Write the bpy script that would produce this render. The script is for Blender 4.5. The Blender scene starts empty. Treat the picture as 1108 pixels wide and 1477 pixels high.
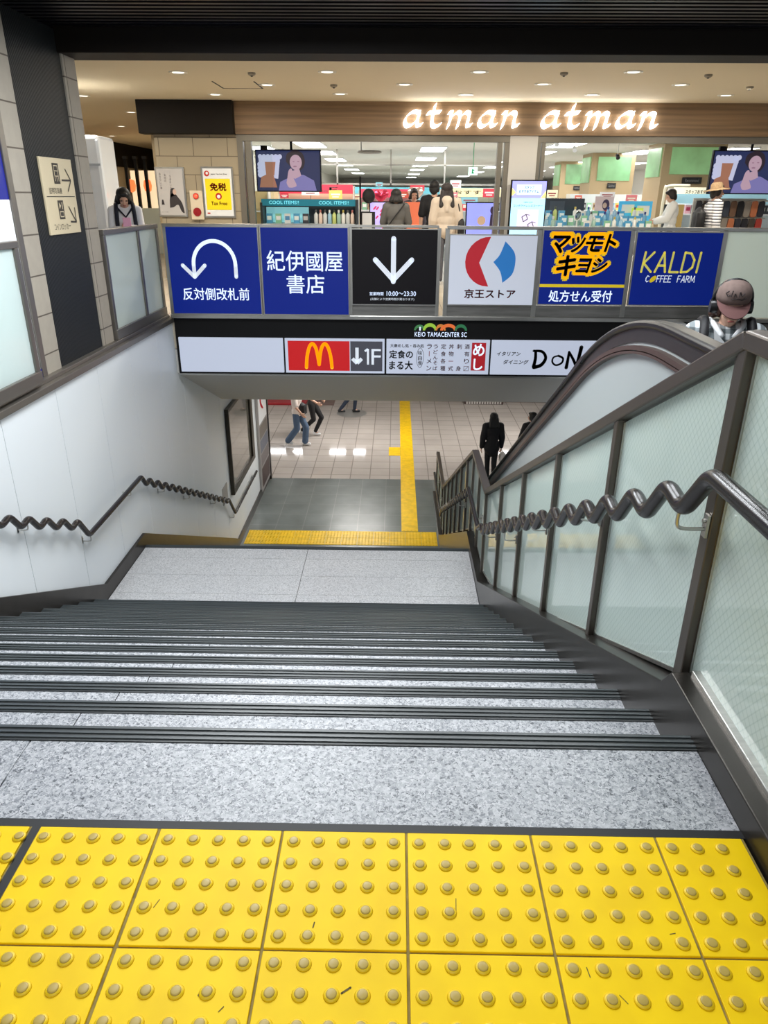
import bpy, bmesh, math, random
from mathutils import Vector, Matrix, Euler
random.seed(7)
S = bpy.context.scene
COL = S.collection
PI = math.pi

# ------------------------------------------------------------------ camera
cam_d = bpy.data.cameras.new('camera'); cam = bpy.data.objects.new('camera', cam_d); COL.objects.link(cam)
cam_d.sensor_fit = 'HORIZONTAL'; cam_d.sensor_width = 36; cam_d.lens = 36 * 1042.13 / 1108
cam_d.clip_start = 0.05; cam_d.clip_end = 200
YAW, PITCH, ROLL = 0.0133, 0.4122, 0.0067
_f = Vector((-math.sin(YAW) * math.cos(PITCH), math.cos(YAW) * math.cos(PITCH), -math.sin(PITCH)))
_r = Vector((math.cos(YAW), math.sin(YAW), 0)); _u = _r.cross(_f)
_r2 = _r * math.cos(ROLL) + _u * math.sin(ROLL); _u2 = -_r * math.sin(ROLL) + _u * math.cos(ROLL)
cam.matrix_world = Matrix(((_r2.x, _u2.x, -_f.x, -.042), (_r2.y, _u2.y, -_f.y, -1.293), (_r2.z, _u2.z, -_f.z, 1.421), (0, 0, 0, 1)))
S.camera = cam

# ------------------------------------------------------------------ light
S.view_settings.view_transform = 'Standard'; S.view_settings.look = 'None'
S.view_settings.gamma = 1; S.view_settings.use_curve_mapping = False
S.view_settings.exposure = 0.0
W = bpy.data.worlds.new('world'); S.world = W; W.use_nodes = True
W.node_tree.nodes['Background'].inputs[0].default_value = (.9, .95, 1, 1)
W.node_tree.nodes['Background'].inputs[1].default_value = .5

def area(name, loc, sx, sy, power, col=(1, 1, 1), rot=(0, 0, 0), spread=PI):
    d = bpy.data.lights.new(name, 'AREA'); d.shape = 'RECTANGLE'; d.size = sx; d.size_y = sy
    d.energy = power; d.color = col; d.spread = spread
    o = bpy.data.objects.new(name, d); COL.objects.link(o); o.location = loc; o.rotation_euler = rot
    return o
COOL = (.93, .97, 1)
# ceiling lamps over the stairs, between the louvres, ahead of and behind the camera
area('stair_lamp', (-1.2, 1.2, 2.62), 1.6, .25, 40, COOL)
area('stair_lamp', (-.9, 2.9, 2.62), 1.6, .25, 86, COOL)
area('stair_lamp', (-.9, 4.2, 2.62), 1.6, .25, 125, COOL)
area('stair_lamp', (1.2, 2.9, 2.62), 1.6, .25, 70, COOL)
area('stair_lamp', (-.3, -1.7, 2.62), 2.6, .3, 32, COOL)
# concourse downlights as a warm row
for x in (-4.8, -2.4, 0, 2.4, 4.8):
    area('concourse_lamp', (x, 10.4, 2.83), .5, .5, 60, (1, .93, .80))
# shop ceiling
for x, y in ((-1.5, 15), (2.0, 15), (5.5, 15), (-1.5, 19), (2, 19), (6, 19.5), (0, 25), (6, 26), (0, 33), (6, 34), (0, 44), (6, 46)):
    area('shop_lamp', (x, y, 2.57), 1.6, 1.2, 62, (1, .99, .97))
# lower hall ceiling
for x, y in ((-6, 17.5), (-1, 17), (3.5, 17)):
    area('hall_lamp', (x, y, -1.53), 1.4, .8, 110, (1, .97, .93))
for x, y in ((-7.4, 14.5), (-7.2, 21)):  # fixtureless lamps added to brighten the left corridor and its ceiling
    area('corridor_fill', (x, y, 2.83), .5, .5, 60, (1, .93, .80))
area('hall_lamp', (-1, 12.2, -1.78), 1.2, .3, 60, (1, .97, .93))

# ------------------------------------------------------------------ materials
def sr(c):
    return tuple(((v / 255) / 12.92 if v / 255 <= .04045 else ((v / 255 + .055) / 1.055) ** 2.4) for v in c)
MATS = {}
def mat(name, c, rough=.5, metal=0., emit=0., ecol=None, noise=None, bump=None, coat=0., alpha=1., spec=.5):
    if name in MATS: return MATS[name]
    m = bpy.data.materials.new(name); m.use_nodes = True; MATS[name] = m
    nt = m.node_tree; b = nt.nodes['Principled BSDF']; c4 = (*sr(c), 1)
    b.inputs['Base Color'].default_value = c4; b.inputs['Roughness'].default_value = rough
    b.inputs['Metallic'].default_value = metal; b.inputs['Coat Weight'].default_value = coat
    b.inputs['Specular IOR Level'].default_value = spec
    if emit:
        b.inputs['Emission Color'].default_value = (*sr(ecol or c), 1); b.inputs['Emission Strength'].default_value = emit
    if alpha < 1: b.inputs['Alpha'].default_value = alpha
    if noise:
        sc, amt = noise[0], noise[1]
        tc = nt.nodes.new('ShaderNodeTexCoord'); n = nt.nodes.new('ShaderNodeTexNoise'); mx = nt.nodes.new('ShaderNodeMixRGB')
        n.inputs['Scale'].default_value = sc; n.inputs['Detail'].default_value = 4
        mp = nt.nodes.new('ShaderNodeMapping')
        if len(noise) > 2: mp.inputs['Scale'].default_value = noise[2]
        nt.links.new(tc.outputs['Object'], mp.inputs[0]); nt.links.new(mp.outputs[0], n.inputs['Vector'])
        mx.inputs[1].default_value = tuple(v * (1 - amt) for v in c4[:3]) + (1,)
        mx.inputs[2].default_value = tuple(min(1, v * (1 + amt)) for v in c4[:3]) + (1,)
        rp = nt.nodes.new('ShaderNodeValToRGB'); rp.color_ramp.elements[0].position = .32; rp.color_ramp.elements[1].position = .68
        nt.links.new(n.outputs['Fac'], rp.inputs[0]); nt.links.new(rp.outputs[0], mx.inputs[0]); nt.links.new(mx.outputs[0], b.inputs['Base Color'])
    if bump:
        tc = nt.nodes.new('ShaderNodeTexCoord'); n = nt.nodes.new('ShaderNodeTexNoise'); n.inputs['Scale'].default_value = bump[0]
        bp = nt.nodes.new('ShaderNodeBump'); bp.inputs['Strength'].default_value = bump[1]; bp.inputs['Distance'].default_value = .01
        nt.links.new(tc.outputs['Object'], n.inputs['Vector']); nt.links.new(n.outputs['Fac'], bp.inputs['Height']); nt.links.new(bp.outputs[0], b.inputs['Normal'])
    return m

def granite(name, stops, scale=150, rough=.45):
    m = mat(name, (180, 182, 185), rough); nt = m.node_tree; b = nt.nodes['Principled BSDF']
    tc = nt.nodes.new('ShaderNodeTexCoord'); dn = nt.nodes.new('ShaderNodeTexNoise'); dn.inputs['Scale'].default_value = scale * .8; dn.inputs['Detail'].default_value = 2
    ad = nt.nodes.new('ShaderNodeVectorMath'); ad.operation = 'MULTIPLY_ADD'; ad.inputs[1].default_value = (.022, .022, .022)
    nt.links.new(tc.outputs['Object'], dn.inputs['Vector']); nt.links.new(dn.outputs['Color'], ad.inputs[0]); nt.links.new(tc.outputs['Object'], ad.inputs[2])
    v = nt.nodes.new('ShaderNodeTexVoronoi'); v.inputs['Scale'].default_value = scale; nt.links.new(ad.outputs[0], v.inputs['Vector'])
    sp = nt.nodes.new('ShaderNodeSeparateColor'); nt.links.new(v.outputs['Color'], sp.inputs[0])
    r = nt.nodes.new('ShaderNodeValToRGB'); e = r.color_ramp.elements
    e[0].position, e[0].color = stops[0][0], (*sr(stops[0][1]), 1); e[1].position, e[1].color = stops[-1][0], (*sr(stops[-1][1]), 1)
    for p, c in stops[1:-1]:
        k = e.new(p); k.color = (*sr(c), 1)
    nt.links.new(sp.outputs[0], r.inputs[0])
    n2 = nt.nodes.new('ShaderNodeTexNoise'); n2.inputs['Scale'].default_value = 2.2; n2.inputs['Detail'].default_value = 3
    r2 = nt.nodes.new('ShaderNodeValToRGB'); r2.color_ramp.elements[0].color = (.86, .86, .87, 1); r2.color_ramp.elements[1].color = (1, 1, 1, 1)
    mx = nt.nodes.new('ShaderNodeMixRGB'); mx.blend_type = 'MULTIPLY'; mx.inputs[0].default_value = 1
    nt.links.new(tc.outputs['Object'], n2.inputs['Vector']); nt.links.new(n2.outputs['Fac'], r2.inputs[0])
    nt.links.new(r.outputs[0], mx.inputs[1]); nt.links.new(r2.outputs[0], mx.inputs[2]); nt.links.new(mx.outputs[0], b.inputs['Base Color'])
    return m

def tiles(name, c, joint, w, h, offset=0., mortar=.01, rough=.3, plane='XY', var=.06, shift=(0, 0, 0), noise=None):
    m = mat(name, c, rough); nt = m.node_tree; b = nt.nodes['Principled BSDF']
    tc = nt.nodes.new('ShaderNodeTexCoord'); sp = nt.nodes.new('ShaderNodeSeparateXYZ'); cb = nt.nodes.new('ShaderNodeCombineXYZ')
    nt.links.new(tc.outputs['Object'], sp.inputs[0])
    ad = [nt.nodes.new('ShaderNodeMath') for _ in range(2)]
    for i, ax in enumerate(plane):
        nt.links.new(sp.outputs['XYZ'.index(ax)], ad[i].inputs[0]); ad[i].inputs[1].default_value = shift[i]
        nt.links.new(ad[i].outputs[0], cb.inputs[i])
    br = nt.nodes.new('ShaderNodeTexBrick'); br.offset = offset; br.inputs['Scale'].default_value = 1
    br.inputs['Brick Width'].default_value = w; br.inputs['Row Height'].default_value = h; br.inputs['Mortar Size'].default_value = mortar
    br.inputs['Mortar Smooth'].default_value = .1
    c4 = sr(c); br.inputs['Color1'].default_value = (*[v * (1 - var) for v in c4], 1); br.inputs['Color2'].default_value = (*[min(1, v * (1 + var)) for v in c4], 1)
    br.inputs['Mortar'].default_value = (*sr(joint), 1)
    nt.links.new(cb.outputs[0], br.inputs['Vector']); out = br.outputs['Color']
    if noise:
        n = nt.nodes.new('ShaderNodeTexNoise'); n.inputs['Scale'].default_value = noise[0]; n.inputs['Detail'].default_value = 5
        r = nt.nodes.new('ShaderNodeValToRGB'); r.color_ramp.elements[0].color = (*([1 - noise[1]] * 3), 1); r.color_ramp.elements[0].position = .3; r.color_ramp.elements[1].position = .7
        mx = nt.nodes.new('ShaderNodeMixRGB'); mx.blend_type = 'MULTIPLY'; mx.inputs[0].default_value = 1
        nt.links.new(tc.outputs['Object'], n.inputs['Vector']); nt.links.new(n.outputs['Fac'], r.inputs[0]); nt.links.new(out, mx.inputs[1]); nt.links.new(r.outputs[0], mx.inputs[2]); out = mx.outputs[0]
    nt.links.new(out, b.inputs['Base Color'])
    return m

def glass_mat(name, c, through=.25, rough=.06, wire=False, tlu=.3):
    m = mat(name, c, .5); nt = m.node_tree; b = nt.nodes['Principled BSDF']; out = nt.nodes['Material Output']
    b.inputs['Roughness'].default_value = .55; b.inputs['Coat Weight'].default_value = 1; b.inputs['Coat Roughness'].default_value = rough
    tr = nt.nodes.new('ShaderNodeBsdfTransparent'); tr.inputs[0].default_value = (*[min(1, v * 1.1) for v in sr(c)], 1)
    mx = nt.nodes.new('ShaderNodeMixShader'); mx.inputs[0].default_value = through
    tl = nt.nodes.new('ShaderNodeBsdfTranslucent'); tl.inputs[0].default_value = (*sr(c), 1); m2 = nt.nodes.new('ShaderNodeMixShader'); m2.inputs[0].default_value = tlu
    nt.links.new(b.outputs[0], m2.inputs[1]); nt.links.new(tl.outputs[0], m2.inputs[2])
    nt.links.new(m2.outputs[0], mx.inputs[1]); nt.links.new(tr.outputs[0], mx.inputs[2]); nt.links.new(mx.outputs[0], out.inputs[0])
    if wire:
        tc = nt.nodes.new('ShaderNodeTexCoord'); prev = None
        for ang in (.95, -.62):
            mp = nt.nodes.new('ShaderNodeMapping'); mp.inputs['Rotation'].default_value = (ang, 0, 0)
            w = nt.nodes.new('ShaderNodeTexWave'); w.wave_type = 'BANDS'; w.bands_direction = 'Z'; w.inputs['Scale'].default_value = 14
            w.inputs['Distortion'].default_value = .25
            r = nt.nodes.new('ShaderNodeValToRGB'); r.color_ramp.elements[0].position = .86; r.color_ramp.elements[0].color = (1, 1, 1, 1)
            r.color_ramp.elements[1].position = 1; r.color_ramp.elements[1].color = (.82, .86, .85, 1)
            nt.links.new(tc.outputs['Object'], mp.inputs[0]); nt.links.new(mp.outputs[0], w.inputs[0]); nt.links.new(w.outputs['Fac'], r.inputs[0])
            q = nt.nodes.new('ShaderNodeMixRGB'); q.blend_type = 'MULTIPLY'; q.inputs[0].default_value = 1
            if prev is None: q.inputs[1].default_value = (*sr(c), 1)
            else: nt.links.new(prev, q.inputs[1])
            nt.links.new(r.outputs[0], q.inputs[2]); prev = q.outputs[0]
        nt.links.new(prev, b.inputs['Base Color'])
    return m

def clear_glass(name):
    m = mat(name, (255, 255, 255), .02); nt = m.node_tree; out = nt.nodes['Material Output']
    g = nt.nodes.new('ShaderNodeBsdfGlossy'); g.inputs['Roughness'].default_value = .02
    tr = nt.nodes.new('ShaderNodeBsdfTransparent'); tr.inputs[0].default_value = (.95, .98, .97, 1)
    fr = nt.nodes.new('ShaderNodeFresnel'); fr.inputs[0].default_value = 1.3; mx = nt.nodes.new('ShaderNodeMixShader')
    nt.links.new(fr.outputs[0], mx.inputs[0]); nt.links.new(tr.outputs[0], mx.inputs[1]); nt.links.new(g.outputs[0], mx.inputs[2]); nt.links.new(mx.outputs[0], out.inputs[0])
    return m

M_STEEL = mat('steel', (190, 188, 183), .30, 1., noise=(3, .12, (1, 30, 1)))
M_RAIL = mat('rail_metal', (98, 91, 84), .36, .7)
M_DARKM = mat('dark_skirt_metal', (62, 58, 54), .3, .7, noise=(6, .12))
M_LEDGE = mat('ledge_metal', (124, 119, 112), .38, .7)
M_GRAN = granite('granite', ((.0, (78, 82, 88)), (.10, (122, 126, 132)), (.30, (156, 159, 164)), (.62, (181, 183, 187)), (1, (206, 207, 210))), 170, .45)
M_GRANL = granite('granite_landing', ((.0, (140, 141, 143)), (.2, (184, 185, 186)), (.6, (206, 206, 207)), (1, (222, 222, 222))), 150, .4)
M_NOSE = mat('nosing_rubber', (47, 51, 52), .45, noise=(40, .2))
M_NOSEL = mat('nosing_ridge', (70, 76, 78), .4)
M_JOINT = mat('dark_joint', (44, 43, 42), .8)
M_WALL = mat('white_wall_panel', (224, 229, 232), .35)
M_WALLG = mat('joint_grey', (120, 124, 126), .7)
M_BLACK = mat('black', (7, 6, 7), .55, spec=.25)
M_CHAR = mat('charcoal', (30, 31, 33), .6)
M_BROWNBLK = mat('brown_black', (24, 19, 14), .6, spec=.2)
M_YEL = mat('tactile_yellow', (252, 208, 0), .5, noise=(7, .07), spec=.25)
M_YELB = mat('tactile_yellow_hall', (240, 196, 12), .4, noise=(9, .12))
M_DOME = mat('dome_worn', (184, 158, 76), .4)
M_DOMER = mat('dome_ring', (236, 198, 8), .45)
M_GROUT = mat('grout', (140, 122, 62), .8, noise=(20, .3))
M_BEIGE = tiles('beige_block', (164, 151, 127), (100, 89, 74), .59, .29, .5, .006, .6, 'XZ', .03)
M_BEIGEC = tiles('beige_block_column', (160, 152, 139), (84, 75, 66), 3.0, .31, 0, .006, .6, 'YZ', .03, (0, .12, 0), noise=(14, .08))
M_CEIL = mat('beige_ceiling', (222, 208, 180), .8)
M_WHITE = mat('white', (236, 238, 240), .45)
M_GLASSW = glass_mat('wired_glass', (222, 236, 229), .12, .05, True, .12)
M_GLASSF = glass_mat('frosted_glass', (236, 246, 244), .06, .15, False, .5)
M_CLEAR = clear_glass('clear_glass')

# ------------------------------------------------------------------ mesh builder
class Plane:
    def __init__(s, o, r=(1, 0, 0), u=(0, 0, 1)):
        s.o, s.r, s.u = Vector(o), Vector(r).normalized(), Vector(u).normalized(); s.n = s.r.cross(s.u)
    def pt(s, a, b, d=0.): return s.o + s.r * a + s.u * b + s.n * d
_tc = {}
def text2d(body, bold=0., shear=0., space=1.):
    k = (body, bold, shear, space)
    if k not in _tc:
        cu = bpy.data.curves.new('t', 'FONT'); cu.body = body; cu.size = 1; cu.offset = bold; cu.shear = shear; cu.resolution_u = 3; cu.space_character = space
        cu.space_line = .9
        o = bpy.data.objects.new('t', cu); me = o.to_mesh()
        vs = [(v.co.x, v.co.y) for v in me.vertices]; fs = [tuple(p.vertices) for p in me.polygons]
        o.to_mesh_clear(); bpy.data.objects.remove(o); bpy.data.curves.remove(cu)
        x0 = min(v[0] for v in vs); x1 = max(v[0] for v in vs); y0 = min(v[1] for v in vs); y1 = max(v[1] for v in vs)
        _tc[k] = ([((x - x0) / (x1 - x0) - .5, (y - y0) / (y1 - y0) - .5) for x, y in vs], fs)
    return _tc[k]
def catmull(P, n=6, closed=False):
    P = [Vector(p) for p in P]; out = []; L = len(P)
    for i in range(L if closed else L - 1):
        g = (lambda k: P[k % L]) if closed else (lambda k: P[max(0, min(L - 1, k))])
        a, b, c, d = g(i - 1), g(i), g(i + 1), g(i + 2)
        for j in range(n):
            t = j / n
            out.append(.5 * ((2 * b) + (c - a) * t + (2 * a - 5 * b + 4 * c - d) * t * t + (3 * b - a - 3 * c + d) * t ** 3))
    if not closed: out.append(P[-1])
    return out

class MB:
    def __init__(s): s.v, s.f, s.mi, s.m = [], [], [], 0
    def add(s, vs, fs):
        k = len(s.v); s.v += [tuple(v) for v in vs]; s.f += [tuple(i + k for i in f) for f in fs]; s.mi += [s.m] * len(fs); return s
    def box(s, x0, x1, y0, y1, z0, z1):
        return s.add([(x0, y0, z0), (x1, y0, z0), (x1, y1, z0), (x0, y1, z0), (x0, y0, z1), (x1, y0, z1), (x1, y1, z1), (x0, y1, z1)],
                     [(3, 2, 1, 0), (4, 5, 6, 7), (0, 1, 5, 4), (1, 2, 6, 5), (2, 3, 7, 6), (3, 0, 4, 7)])
    def pbox(s, P, a0, a1, b0, b1, d0, d1):
        c = [P.pt(a, b, d) for d in (d0, d1) for a, b in ((a0, b0), (a1, b0), (a1, b1), (a0, b1))]
        return s.add(c, [(3, 2, 1, 0), (4, 5, 6, 7), (0, 1, 5, 4), (1, 2, 6, 5), (2, 3, 7, 6), (3, 0, 4, 7)])
    def prism(s, pts, P, d0, d1):
        n = len(pts); vs = [P.pt(a, b, d0) for a, b in pts] + [P.pt(a, b, d1) for a, b in pts]
        return s.add(vs, [tuple(range(n))[::-1], tuple(range(n, 2 * n))] + [(i, (i + 1) % n, n + (i + 1) % n, n + i) for i in range(n)])
    def yz(s, pts, x0, x1):      # outline in (y, z), thickness along x
        return s.prism(pts, Plane((0, 0, 0), (0, 1, 0), (0, 0, 1)), x0, x1)
    def xz(s, pts, y0, y1):
        return s.prism(pts, Plane((0, 0, 0), (1, 0, 0), (0, 0, 1)), -y0, -y1)
    def beam(s, p, q, w, h, up=(0, 0, 1)):   # rectangular bar p to q
        p, q = Vector(p), Vector(q); d = (q - p).normalized(); a = d.cross(Vector(up)).normalized() * w / 2; b = a.cross(d).normalized() * h / 2
        vs = [p - a - b, p + a - b, p + a + b, p - a + b, q - a - b, q + a - b, q + a + b, q - a + b]
        return s.add(vs, [(0, 1, 2, 3), (7, 6, 5, 4), (0, 4, 5, 1), (1, 5, 6, 2), (2, 6, 7, 3), (3, 7, 4, 0)])
    def tube(s, path, r, seg=12):
        path = [Vector(p) for p in path]; n = len(path); rr = r if isinstance(r, (list, tuple)) else [r] * n
        vs = []; fs = []; ref = None
        for i, p in enumerate(path):
            t = (path[min(n - 1, i + 1)] - path[max(0, i - 1)]).normalized()
            if ref is None: ref = Vector((0, 0, 1)) if abs(t.z) < .9 else Vector((1, 0, 0))
            a = (ref - t * ref.dot(t)).normalized(); b = t.cross(a); ref = a
            vs += [p + (a * math.cos(2 * PI * k / seg) + b * math.sin(2 * PI * k / seg)) * rr[i] for k in range(seg)]
        for i in range(n - 1):
            for k in range(seg): fs.append((i * seg + k, i * seg + (k + 1) % seg, (i + 1) * seg + (k + 1) % seg, (i + 1) * seg + k))
        fs += [tuple(range(seg))[::-1], tuple((n - 1) * seg + k for k in range(seg))]
        return s.add(vs, fs)
    def cyl(s, p, q, r1, r2=None, seg=16): return s.tube([p, q], [r1, r1 if r2 is None else r2], seg)
    def lathe(s, prof, c=(0, 0, 0), seg=14):
        c = Vector(c); vs = []; fs = []; n = len(prof)
        for r, z in prof: vs += [c + Vector((r * math.cos(2 * PI * k / seg), r * math.sin(2 * PI * k / seg), z)) for k in range(seg)]
        for i in range(n - 1):
            for k in range(seg): fs.append((i * seg + k, i * seg + (k + 1) % seg, (i + 1) * seg + (k + 1) % seg, (i + 1) * seg + k))
        fs += [tuple(range(seg))[::-1], tuple((n - 1) * seg + k for k in range(seg))]
        return s.add(vs, fs)
    def ell(s, c, r, seg=14, rings=9, rot=None):
        c = Vector(c); r = (r, r, r) if isinstance(r, (int, float)) else r; vs = []; fs = []
        def tp(v):
            v = Vector((v[0] * r[0], v[1] * r[1], v[2] * r[2])); return c + (rot @ v if rot else v)
        vs.append(tp((0, 0, 1)))
        for i in range(1, rings):
            th = PI * i / rings
            vs += [tp((math.sin(th) * math.cos(2 * PI * k / seg), math.sin(th) * math.sin(2 * PI * k / seg), math.cos(th))) for k in range(seg)]
        vs.append(tp((0, 0, -1))); e = len(vs) - 1
        for k in range(seg):
            fs.append((0, 1 + k, 1 + (k + 1) % seg)); fs.append((e, e - seg + (k + 1) % seg, e - seg + k))
        for i in range(rings - 2):
            a = 1 + i * seg
            for k in range(seg): fs.append((a + k, a + seg + k, a + seg + (k + 1) % seg, a + (k + 1) % seg))
        return s.add(vs, fs)
    def cap(s, p, q, r1, r2=None):   # tapered capsule
        r2 = r1 if r2 is None else r2; s.cyl(p, q, r1, r2, 12); s.ell(p, r1, 12, 8); s.ell(q, r2, 12, 8); return s
    def text(s, P, body, cx, cy, w, h, d=.003, bold=0., shear=0., space=1., rot=0.):
        vs, fs = text2d(body, 0., shear, space); e = bold * h / (1 + body.count('\n'))
        k = 8 if bold > .05 else 4
        for q in ([(0, 0)] + [(math.cos(2 * PI * i / k + .4) * e, math.sin(2 * PI * i / k + .4) * e) for i in range(k)] if bold else [(0, 0)]):
            s.add([P.pt(cx + a * w + q[0], cy + b * h + q[1], d) for a, b in vs], fs)
        return s
    def stroke(s, P, pts, w, d=.003, round_=True, seg=10):
        ws = w if isinstance(w, (list, tuple)) else [w] * len(pts)
        for i in range(len(pts) - 1):
            a, b = Vector(pts[i]), Vector(pts[i + 1]); t = (b - a)
            if t.length < 1e-6: continue
            n = Vector((-t.y, t.x)).normalized()
            q = [a - n * ws[i] / 2, b - n * ws[i + 1] / 2, b + n * ws[i + 1] / 2, a + n * ws[i] / 2]
            s.add([P.pt(v.x, v.y, d) for v in q], [(0, 1, 2, 3)])
        if round_:
            for p, ww in zip(pts, ws):
                s.add([P.pt(p[0] + ww / 2 * math.cos(2 * PI * k / seg), p[1] + ww / 2 * math.sin(2 * PI * k / seg), d) for k in range(seg)], [tuple(range(seg))])
        return s
    def nib(s, P, pts, nv, d0=.0, d1=.02):   # broad-nib pen stroke, thickness d0..d1
        n = len(pts); h = Vector(nv) / 2
        vs = []
        for p in pts:
            p = Vector(p[:2])
            for q in (p - h, p + h):
                vs.append(P.pt(q.x, q.y, d0)); vs.append(P.pt(q.x, q.y, d1))
        fs = [(0, 1, 3, 2), tuple(4 * (n - 1) + i for i in (0, 2, 3, 1))]
        for i in range(n - 1):
            a, b = 4 * i, 4 * i + 4
            fs += [(a, a + 2, b + 2, b), (a + 1, b + 1, b + 3, a + 3), (a, b, b + 1, a + 1), (a + 2, a + 3, b + 3, b + 2)]
        return s.add(vs, fs)
    def disc(s, P, cx, cy, r, d=.003, ry=None, seg=24):
        ry = ry or r
        return s.add([P.pt(cx + r * math.cos(2 * PI * k / seg), cy + ry * math.sin(2 * PI * k / seg), d) for k in range(seg)], [tuple(range(seg))])
    def poly(s, P, pts, d=.003): return s.add([P.pt(a, b, d) for a, b in pts], [tuple(range(len(pts)))])
    def mesh(s, name):
        me = bpy.data.meshes.new(name); me.from_pydata(s.v, [], s.f)
        bm = bmesh.new(); bm.from_mesh(me); bmesh.ops.recalc_face_normals(bm, faces=bm.faces); bm.to_mesh(me); bm.free(); me.update()
        if any(s.mi): me.polygons.foreach_set('material_index', s.mi)
        return me
    def build(s, name, m, parent=None, smooth=False, bevel=0., local=False, angle=None):
        me = s.mesh(name); o = bpy.data.objects.new(name, me); COL.objects.link(o)
        for x in (m if isinstance(m, (list, tuple)) else [m]): me.materials.append(x)
        if smooth:
            me.shade_smooth()
            if angle: me.set_sharp_from_angle(angle=math.radians(angle))
        if bevel:
            b = o.modifiers.new('bevel', 'BEVEL'); b.width = bevel; b.segments = 2; b.limit_method = 'ANGLE'
        if parent is not None: attach(o, parent, local)
        return o
def worldloc(o):
    v = Vector(o.location)
    while o.parent: o = o.parent; v += o.location
    return v
def attach(o, parent, local=False):
    o.parent = parent
    if not local: o.location = -worldloc(parent)
def tag(o, label, cat, group=None):
    o['label'] = label; o['category'] = cat
    if group: o['group'] = group
    return o
def thing(name, label, cat, loc=(0, 0, 0), group=None, rz=0):
    o = bpy.data.objects.new(name, None); COL.objects.link(o); o.empty_display_size = .1
    o.location = loc; o.rotation_euler = (0, 0, rz); return tag(o, label, cat, group)
def struct(o): o['kind'] = 'structure'; return o
def copy_tree(o, loc=None, label=None, group=None, parent=None):
    c = o.copy(); COL.objects.link(c)
    if parent: c.parent = parent
    if loc is not None: c.location = loc
    if label: c['label'] = label
    if group: c['group'] = group
    for ch in list(o.children): copy_tree(ch, parent=c)
    return c
def remesh(mb, name, m, parent, vox=.009, smooth=4, local=True):
    o = mb.build(name, m, parent, local=local)
    r = o.modifiers.new('r', 'REMESH'); r.mode = 'VOXEL'; r.voxel_size = vox
    q = o.modifiers.new('s', 'SMOOTH'); q.factor = .5; q.iterations = smooth
    dg = bpy.context.evaluated_depsgraph_get(); me = bpy.data.meshes.new_from_object(o.evaluated_get(dg))
    o.modifiers.clear(); old = o.data; o.data = me; me.name = name; bpy.data.meshes.remove(old)
    me.shade_smooth()
    return o
# ------------------------------------------------------------------ setting
XG = .9
XL, XR = -2.88, .82          # stair well sides
T, RZ = .3025, .15            # tread, riser
Y0 = .371; NS = 15
ZM = -NS * RZ                # middle landing
YM0 = Y0 + (NS - 1) * T; YM1 = 6.08
ZB = ZM - NS * RZ            # lower hall floor
YB = YM1 + (NS - 1) * T

m = MB()
m.box(XL, XR, -3, Y0 - .06, -.3, -.012); m.box(-9, XL - .12, -3, 8.0, -.5, -.01); m.box(XG + .035, 3.4, -3, 1.2, -.5, -.01); m.box(XR, XG + .035, -3, Y0 - .06, -.5, -.01); m.box(3.4, 9, -3, 8.0, -.5, -.01)
struct(m.build('floor', mat('floor_bed', (60, 60, 60), .8)))
m = MB()
for a, b in ((XL, -1.0635), (-1.0595, XR)): m.box(a, b, .028, Y0 - .062, -.03, 0)
struct(m.build('floor_stair_head', M_GRAN, bevel=.002))
m = MB(); m.box(-12, 10, 8.065, 12.5, -.4, 0)
struct(m.build('floor_concourse', tiles('concourse_floor', (190, 178, 158), (150, 140, 125), .6, .6, 0, .006, .25)))
m = MB(); m.box(-4.3, 11, 12.5, 62, -.4, 0)
struct(m.build('floor_shop', tiles('shop_floor', (222, 220, 214), (190, 188, 182), .6, .6, 0, .004, .2)))
m = MB(); m.box(-14, 9, 14.12, 30, ZB - .2, ZB)
struct(m.build('floor_hall', tiles('hall_tile', (190, 182, 175), (150, 143, 137), .45, .45, 0, .011, .06, 'XY', .05, (.13, .02), noise=(.8, .2))))
m = MB(); m.box(XL, 9, YB, 14.12, ZB - .2, ZB)
struct(m.build('floor_stair_foot', tiles('dark_tile', (112, 119, 117), (134, 137, 135), .53, .53, 0, .008, .28, 'XY', .05, (.2, .1), noise=(2.5, .3))))

# left stair-well wall, of upright white panels over a dark core
m = MB(); ys = [-2.5, -.9, .0, .92, 1.86, 2.78, 3.70, 4.61, 5.52, 6.43, 7.35, 8.27, 9.2, 10.1, 11.05, 12, 13.0, 14.12]
for a, b in zip(ys, ys[1:]): m.box(XL - .03, XL, a + .003, b - .003, ZB, -.06)
struct(m.build('wall_left', M_WALL))
m = MB(); m.box(XL - .3, XL - .02, -2.5, 14.12, ZB, -.06); struct(m.build('wall_left_core', M_WALLG))
m = MB(); m.box(XL - .12, XL + .035, -2.5, 8.05, -.06, -.005); m.box(XL - .12, XL - .02, -2.5, 8.05, -.005, .03)
struct(m.build('trim_1', M_LEDGE, bevel=.004))
m = MB(); m.box(3.4, 3.55, 1.2, 8.0, ZB, 0); m.box(XR + .02, XR + .2, -1, Y0, -.5, -.012)
struct(m.build('wall_right', M_WALL))
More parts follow.
